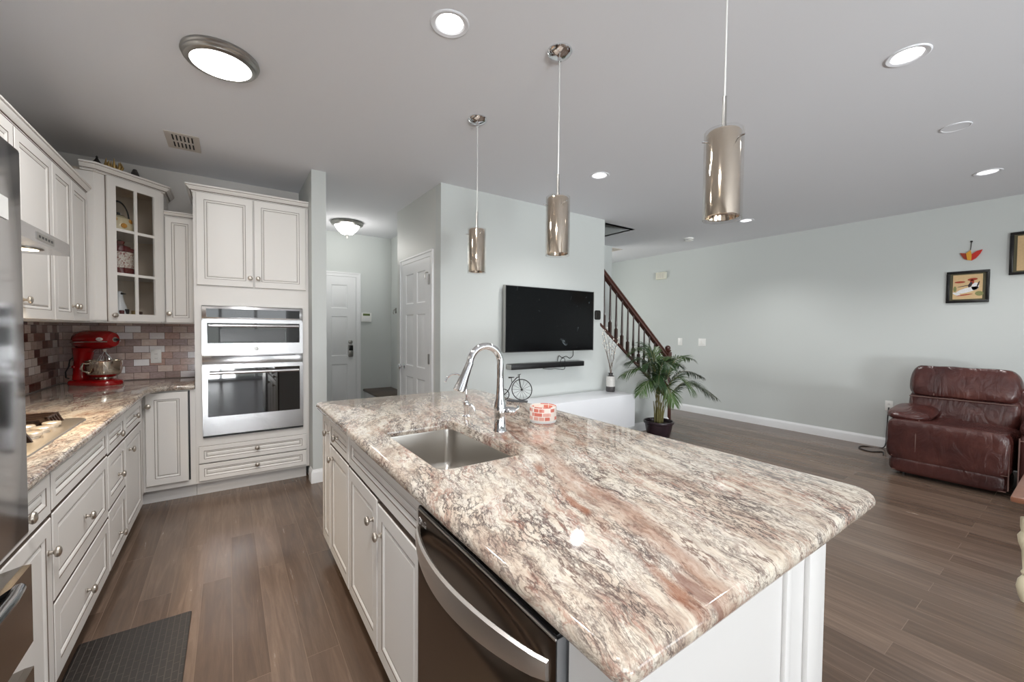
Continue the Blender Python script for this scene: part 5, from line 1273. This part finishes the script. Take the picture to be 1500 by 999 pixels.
# things on the right wall
plate('light_switch', 'single white light switch on the right wall, nearer the staircase', 'light switch', (XR-0.0005, 4.185, 1.185), (-1, 0, 0), 0.085, 0.125)
plate('light_switch', 'double white light switch on the right wall, right of the single one', 'light switch', (XR-0.0005, 3.785, 1.185), (-1, 0, 0), 0.130, 0.125, gang=2)
plate('outlet_plate', 'white wall outlet with a plugged cord beside the leather sofa', 'outlet', (XR-0.0005, 1.437, 0.505), (-1, 0, 0), 0.072, 0.118, kind='outlet')
t = thing('door_chime', 'small cream doorbell chime box high on the right wall', 'door chime', (XR, 4.56, 2.30))
mb = MB(); mb.box(XR-0.055, 4.47, 2.295, XR-0.0005, 4.67, 2.42, bevel=0.006); mb.build('housing', mat('chime_cream', rgb(226, 224, 208), 0.5), t)
mb = MB()
for k in range(7): mb.box(XR-0.0558, 4.50+0.02*k, 2.31, XR-0.0545, 4.508+0.02*k, 2.405)
mb.build('grille_slots', 'vent', t, smooth=0)
# alarm panel on the foyer wall and small hook plate
t = thing('alarm_panel', 'white alarm keypad with green display on the entrance hall wall', 'keypad', (1.68, YF, 1.53))
mb = MB(); mb.box(1.605, YF-0.03, 1.465, 1.755, YF-0.0005, 1.598, bevel=0.006); mb.build('case', 'white_plastic', t)
mb = MB(); mb.box(1.63, YF-0.0312, 1.555, 1.73, YF-0.0298, 1.588); mb.build('display', 'lcd', t, smooth=0)
mb = MB()
for i in range(3):
    for j in range(2): mb.box(1.64+0.03*i, YF-0.0322, 1.48+0.028*j, 1.66+0.03*i, YF-0.0298, 1.497+0.028*j)
mb.build('buttons', 'trim', t, smooth=0)
t = thing('wall_hook', 'small metal key hook on the hall corner wall', 'hook', (2.055, 6.05, 1.63))
mb = MB(); mb.box(2.048, 6.02, 1.60, 2.0595, 6.07, 1.68, bevel=0.003); mb.build('back_plate', 'nickel', t)
mb = MB(); mb.tube([(2.05, 6.045, 1.66), (2.02, 6.045, 1.64), (2.015, 6.045, 1.60), (2.03, 6.045, 1.585), (2.04, 6.045, 1.60)], 0.006, 8); mb.build('hook', 'nickel', t)
# framed pictures on the right wall
def blob(mb, cy, cz, ry, rz, x, rot=0, n=18, mi=0):
    vs = []
    for k in range(n):
        a = 2*math.pi*k/n; u, v = ry*math.cos(a), rz*math.sin(a); cr_, sr = math.cos(R(rot)), math.sin(R(rot))
        vs.append((cy+u*cr_-v*sr, cz+u*sr+v*cr_))
    mb.prism([(-p[0], p[1]) for p in vs], ((x, 0, 0), (0, -1, 0), (0, 0, 1)), 0.0006, mi)
def picture(label, y0, y1, z0, z1, art):
    t = thing('framed_picture', label, 'picture', (XR, (y0+y1)/2, z0), 'folk-art pictures on the right wall')
    fw = 0.026
    mb = MB(); x = XR-0.0005
    prof = [(0.0, 0.0)]
    for a, b, c_, d_ in ((y0, y1, z0, z0+fw), (y0, y1, z1-fw, z1), (y0, y0+fw, z0+fw, z1-fw), (y1-fw, y1, z0+fw, z1-fw)): mb.box(x-0.024, a, c_, x, b, d_, bevel=0.004)
    mb.build('frame', 'frame_black', t)
    mb = MB(); mb.box(x-0.010, y0+fw-0.002, z0+fw-0.002, x-0.002, y1-fw+0.002, z1-fw+0.002); mb.build('picture_mat', 'mat_olive', t, smooth=0)
    k = 0.022
    mb = MB(); mb.box(x-0.0125, y0+fw+k, z0+fw+k*0.6, x-0.0098, y1-fw-k, z1-fw-k*0.6); ar = mb.build('painting', 'art_beige', t, smooth=0)
    art(ar, x-0.0131, (y0+y1)/2, (z0+z1)/2, y1-y0, z1-z0)
def art1(p, x, cy, cz, w_, h_):
    mb = MB(); blob(mb, cy+0.0, cz-0.035, 0.085, 0.024, x, -18); blob(mb, cy+0.075, cz-0.075, 0.035, 0.012, x, 30); blob(mb, cy-0.055, cz+0.0, 0.026, 0.040, x, 10); mb.build('horse', 'art_white', p, smooth=0)
    mb = MB(); blob(mb, cy-0.035, cz+0.075, 0.036, 0.014, x, -6); blob(mb, cy-0.032, cz+0.050, 0.015, 0.024, x); blob(mb, cy+0.055, cz+0.052, 0.040, 0.010, x, 0); mb.build('rider', 'art_red', p, smooth=0)
    mb = MB(); blob(mb, cy-0.02, cz+0.02, 0.012, 0.030, x-0.0004, 20); blob(mb, cy+0.02, cz+0.010, 0.055, 0.004, x-0.0004, -12); blob(mb, cy-0.075, cz+0.02, 0.006, 0.035, x-0.0004, 15); mb.build('outline_strokes', 'art_dark', p, smooth=0)
    mb = MB(); blob(mb, cy-0.085, cz-0.075, 0.030, 0.024, x, 10); blob(mb, cy+0.09, cz-0.02, 0.012, 0.03, x, 0); mb.build('foliage', 'art_green', p, smooth=0)
    mb = MB(); blob(mb, cy+0.02, cz-0.085, 0.06, 0.006, x-0.0002, -8); mb.build('ground_line', 'art_red', p, smooth=0)
picture('small black-framed folk painting of a white horse and rider', 0.692, 1.000, 1.695, 2.030, art1)
def art2(p, x, cy, cz, w_, h_):
    mb = MB(); blob(mb, cy+0.09, cz+0.02, 0.05, 0.07, x); blob(mb, cy, cz-0.01, 0.09, 0.05, x, 10); mb.build('figure', 'art_white', p, smooth=0)
    mb = MB(); blob(mb, cy+0.08, cz-0.11, 0.06, 0.035, x, 20); blob(mb, cy-0.05, cz-0.1, 0.05, 0.03, x, -10); mb.build('ground', 'art_red', p, smooth=0)
    mb = MB(); blob(mb, cy+0.085, cz+0.11, 0.02, 0.035, x, 0); blob(mb, cy+0.11, cz-0.03, 0.006, 0.09, x-0.0004, 14); blob(mb, cy+0.05, cz+0.01, 0.006, 0.08, x-0.0004, -20); mb.build('outline_strokes', 'art_dark', p, smooth=0)
picture('larger black-framed folk painting cut by the right edge, above the sofa', 0.10, 0.570, 1.955, 2.375, art2)
# hanging bird ornament
c = Vector((XR, 0.835, 2.19))
t = thing('hanging_ornament', 'red and yellow bird ornament hanging above the small picture', 'ornament', c)
def bird(poly, m_, nm, th=0.012): 
    mb = MB(); mb.prism([(-(c.y+a), c.z+b) for a, b in poly], ((XR-0.0008, 0, 0), (0, -1, 0), (0, 0, 1)), th); mb.build(nm, m_, t, smooth=0)
bird([(0.075, 0.035), (0.030, 0.025), (0.020, -0.045), (0.045, -0.030), (0.062, 0.005)], 'art_red', 'tail')
bird([(0.030, 0.025), (0.000, 0.055), (-0.010, 0.010), (-0.010, -0.055), (0.020, -0.045)], 'orn_yellow', 'body', 0.016)
bird([(-0.010, 0.010), (-0.045, 0.040), (-0.085, 0.050), (-0.070, 0.010), (-0.040, -0.035), (-0.010, -0.055)], 'orn_red', 'wing', 0.014)
mb = MB(); mb.tube([(XR-0.006, 0.835, 2.245), (XR-0.004, 0.832, 2.30), (XR-0.004, 0.830, 2.335)], 0.003, 6); mb.lathe([(0, 0), (0.010, 0.002), (0.010, 0.005), (0, 0.006)], (XR-0.0005, 0.830, 2.335), (-1, 0, 0), 12); mb.build('hanger', 'dark_bronze', t)

# ---- leather recliner sofa, back to the right wall
def sofa():
    t = thing('leather_sofa', 'oxblood leather recliner sofa with pillow back against the right wall', 'sofa', (5.85, 0.0, 0))
    def seat(yc, wd, near):
        # footrest front, base band, seat cushion, back lower, back pillow
        h = wd/2
        mb = MB(); mb.sbox((5.46, yc+0.015, 0.345), (0.165, h+0.02, 0.190), (7, 18, 6.5), 16); f = mb.build('footrest', 'leather', t)
        mb = MB(); mb.sbox((5.50, yc+0.01, 0.105), (0.195, h+0.005, 0.076), (6, 16, 5), 12); mb.build('base_band', 'leather', t)
        mb = MB(); mb.sbox((5.68, yc-0.02, 0.40), (0.36, h*0.97, 0.125), (6, 8, 4), 12, fn=lambda p: Vector((p.x, p.y, p.z))); mb.build('seat_cushion', 'leather', t)
        Rt = Matrix.Rotation(R(13), 3, 'Y')
        mb = MB(); mb.sbox((6.02, yc, 0.60), (0.14, h*1.0, 0.165), (4.5, 14, 4.5), 14, Mx=Rt); mb.build('lumbar_cushion', 'leather', t)
        mb = MB(); mb.sbox((6.04, yc, 0.855), (0.155, h*1.0, 0.165), (4, 12, 4.2), 16, Mx=Rt, fn=lambda p: Vector((p.x, p.y*(1.0-0.05*max(0, p.z)), p.z+0.05*math.sin(p.y*9)*max(0, -p.x)*0.4))); hp = mb.build('headrest_pillow', 'leather', t)
        # stitching: vertical seams and piping
        mb = MB()
        for yy in (yc+h-0.185,):
            mb.tube([(5.335, yy, 0.19), (5.298, yy, 0.25), (5.294, yy, 0.40), (5.305, yy, 0.475), (5.355, yy, 0.525), (5.43, yy, 0.540)], 0.0035, 6)
        mb.tube([(5.305, y_, 0.185) for y_ in (yc-h*0.96, yc, yc+h*0.96)], 0.0035, 6)
        mb.tube([(5.318, yc-h*0.965, z_) for z_ in (0.06, 0.17, 0.20, 0.45)], 0.0045, 6)
        mb.tube([(5.318, y_, 0.048) for y_ in (yc-h*0.94, yc, yc+h*0.94)], 0.0045, 6)
        mb.build('seam_stitching', 'stitch', t)
        mb = MB(); mb.tube([(5.875, y_, 0.715) for y_ in (yc-h*0.95, yc, yc+h*0.95)], 0.005, 6)
        mb.tube([(5.865+0.02*k, yc+h-0.20, 0.74+0.068*k) for k in range(4)], 0.0045, 6); mb.build('pillow_stitching', 'stitch', t)
    seat(0.795, 0.76, False)
    seat(-0.90, 0.74, True)
    # far arm: low pad on a slim arm body
    mb = MB(); mb.sbox((5.88, 1.10, 0.28), (0.30, 0.075, 0.22), (7, 7, 6), 10); mb.build('arm_body', 'leather', t)
    mb = MB(); mb.sbox((5.67, 1.085, 0.572), (0.28, 0.165, 0.052), (4, 3, 2.4), 12, Mx=Matrix.Rotation(R(-5), 3, 'Y')); mb.build('arm_pad', 'leather', t)
    # console arm between the two seats
    mb = MB(); mb.sbox((5.70, 0.19, 0.30), (0.42, 0.20, 0.25), (8, 8, 8), 10); mb.build('console_arm', 'leather', t)
    mb = MB(); mb.sbox((5.64, 0.19, 0.575), (0.36, 0.20, 0.075), (5, 4, 2.8), 12); mb.build('console_pad', 'leather', t)
    mb = MB(); mb.tube([(5.276, 0.375, z_) for z_ in (0.08, 0.3, 0.52)], 0.0045, 6); mb.tube([(5.276, y_, 0.50) for y_ in (0.375, 0.19, 0.0)], 0.0045, 6); mb.build('arm_stitching', 'stitch', t)
    mb = MB(); mb.box(5.95, -1.25, 0.10, 6.22, 1.16, 0.86, bevel=0.05, seg=4); mb.build('back_frame', 'leather', t)
    for x in (5.45, 6.1):
        for y in (1.1, -1.2):
            mb = MB(); mb.lathe([(0, 0), (0.025, 0), (0.03, 0.05), (0, 0.05)], (x, y, 0), None, 14); mb.build('foot', 'black', t)
sofa()
curve_thing('sofa_power_cord', 'black power cord from the wall outlet curling on the floor by the sofa', 'cord', [(6.415, 1.437, 0.485), (6.395, 1.437, 0.40), (6.395, 1.445, 0.20), (6.37, 1.46, 0.012), (6.27, 1.62, 0.006), (6.12, 1.62, 0.006), (6.05, 1.50, 0.006), (6.15, 1.42, 0.006), (6.02, 1.38, 0.006)], 0.006, 'cord')
# ---- side table cut by the right edge
def side_table():
    c = Vector((3.62, 0.02, 0))
    t = thing('side_table', 'table with wood-edged grey top and cream turned legs at the right edge', 'table', c)
    x0, x1, y0, y1, zt = 3.27, 4.20, -0.50, 0.255, 0.545
    mb = MB(); mb.box(x0, y0, zt-0.03, x1, y1, zt, bevel=0.008); mb.build('top_edge', 'table_wood', t)
    mb = MB(); mb.box(x0+0.045, y0+0.045, zt-0.001, x1-0.045, y1-0.045, zt+0.002); mb.build('top_inlay', 'table_top', t, smooth=0)
    mb = MB(); mb.box(x0+0.06, y0+0.06, zt-0.115, x1-0.06, y1-0.06, zt-0.031); mb.build('apron', 'trim', t, smooth=0)
    for x in (x0+0.075, x1-0.075):
        for y in (y0+0.07, y1-0.06):
            mb = MB(); mb.lathe([(0, 0), (0.018, 0), (0.028, 0.03), (0.036, 0.07), (0.030, 0.11), (0.016, 0.135), (0.022, 0.15), (0.016, 0.165), (0.022, 0.26), (0.034, 0.30), (0.038, 0.335), (0.026, 0.36), (0.030, 0.38), (0.030, 0.43), (0, 0.43)], (x, y, 0), None, 20); mb.build('leg', 'cream_paint', t)
side_table()

# ---- lettering
def text_mesh(name, body, size, O, U, V, m_, parent, ext=0.0004):
    cu = bpy.data.curves.new('lettering', 'FONT'); cu.body = body; cu.size = size; cu.extrude = ext; cu.align_x = 'CENTER'; cu.align_y = 'CENTER'
    ob = bpy.data.objects.new('lettering_tmp', cu); COL.objects.link(ob)
    dg = bpy.context.evaluated_depsgraph_get(); me = bpy.data.meshes.new_from_object(ob.evaluated_get(dg))
    U, V = Vector(U), Vector(V); N = U.cross(V).normalized()
    mb = MB(); mb.add([Vector(O)+U*v.co.x+V*v.co.y+N*v.co.z for v in me.vertices], [list(p.vertices) for p in me.polygons])
    bpy.data.objects.remove(ob); bpy.data.curves.remove(cu); bpy.data.meshes.remove(me)
    return mb.build(name, m_, parent, smooth=0)
text_mesh('brand_lettering', 'LG', 0.026, (DX-0.0008, 1.058, 0.829), (0, -1, 0), (0, 0, 1), 'logo', DW_DOOR)
mb = MB(); mb.lathe([(0.0075, 0), (0.0085, 0.0012), (0.0100, 0.0012), (0.0105, 0)], (DX, 1.088, 0.829), (-1, 0, 0), 24)
mb.lathe([(0, 0.001), (0.0018, 0.001), (0.002, 0)], (DX, 1.0905, 0.8315), (-1, 0, 0), 10); mb.box(DX-0.001, 1.0865, 0.8245, DX, 1.0880, 0.8330); mb.box(DX-0.001, 1.0835, 0.8245, DX, 1.0880, 0.8260)
mb.build('ring_logo', 'logo', DW_DOOR)
text_mesh('clock_digits', '1:23', 0.022, (DX+0.036, 0.815, 0.8644), (0, -1, 0), (-1, 0, 0), 'display', DW_STRIP, 0.0002)
mb = MB()
for y in (1.06, 0.97, 0.78, 0.56): mb.lathe([(0, 0.0004), (0.0018, 0.0004), (0.002, 0)], (DX+0.040, y, 0.8641), None, 8)
mb.build('touch_dots', 'display', DW_STRIP)
text_mesh('sticker_lettering', 'US', 0.024, (-0.3988, 1.305, 1.634), (0, 1, 0), (0, 0, 1), 'black', FRIDGE_STICKER, 0.0002)
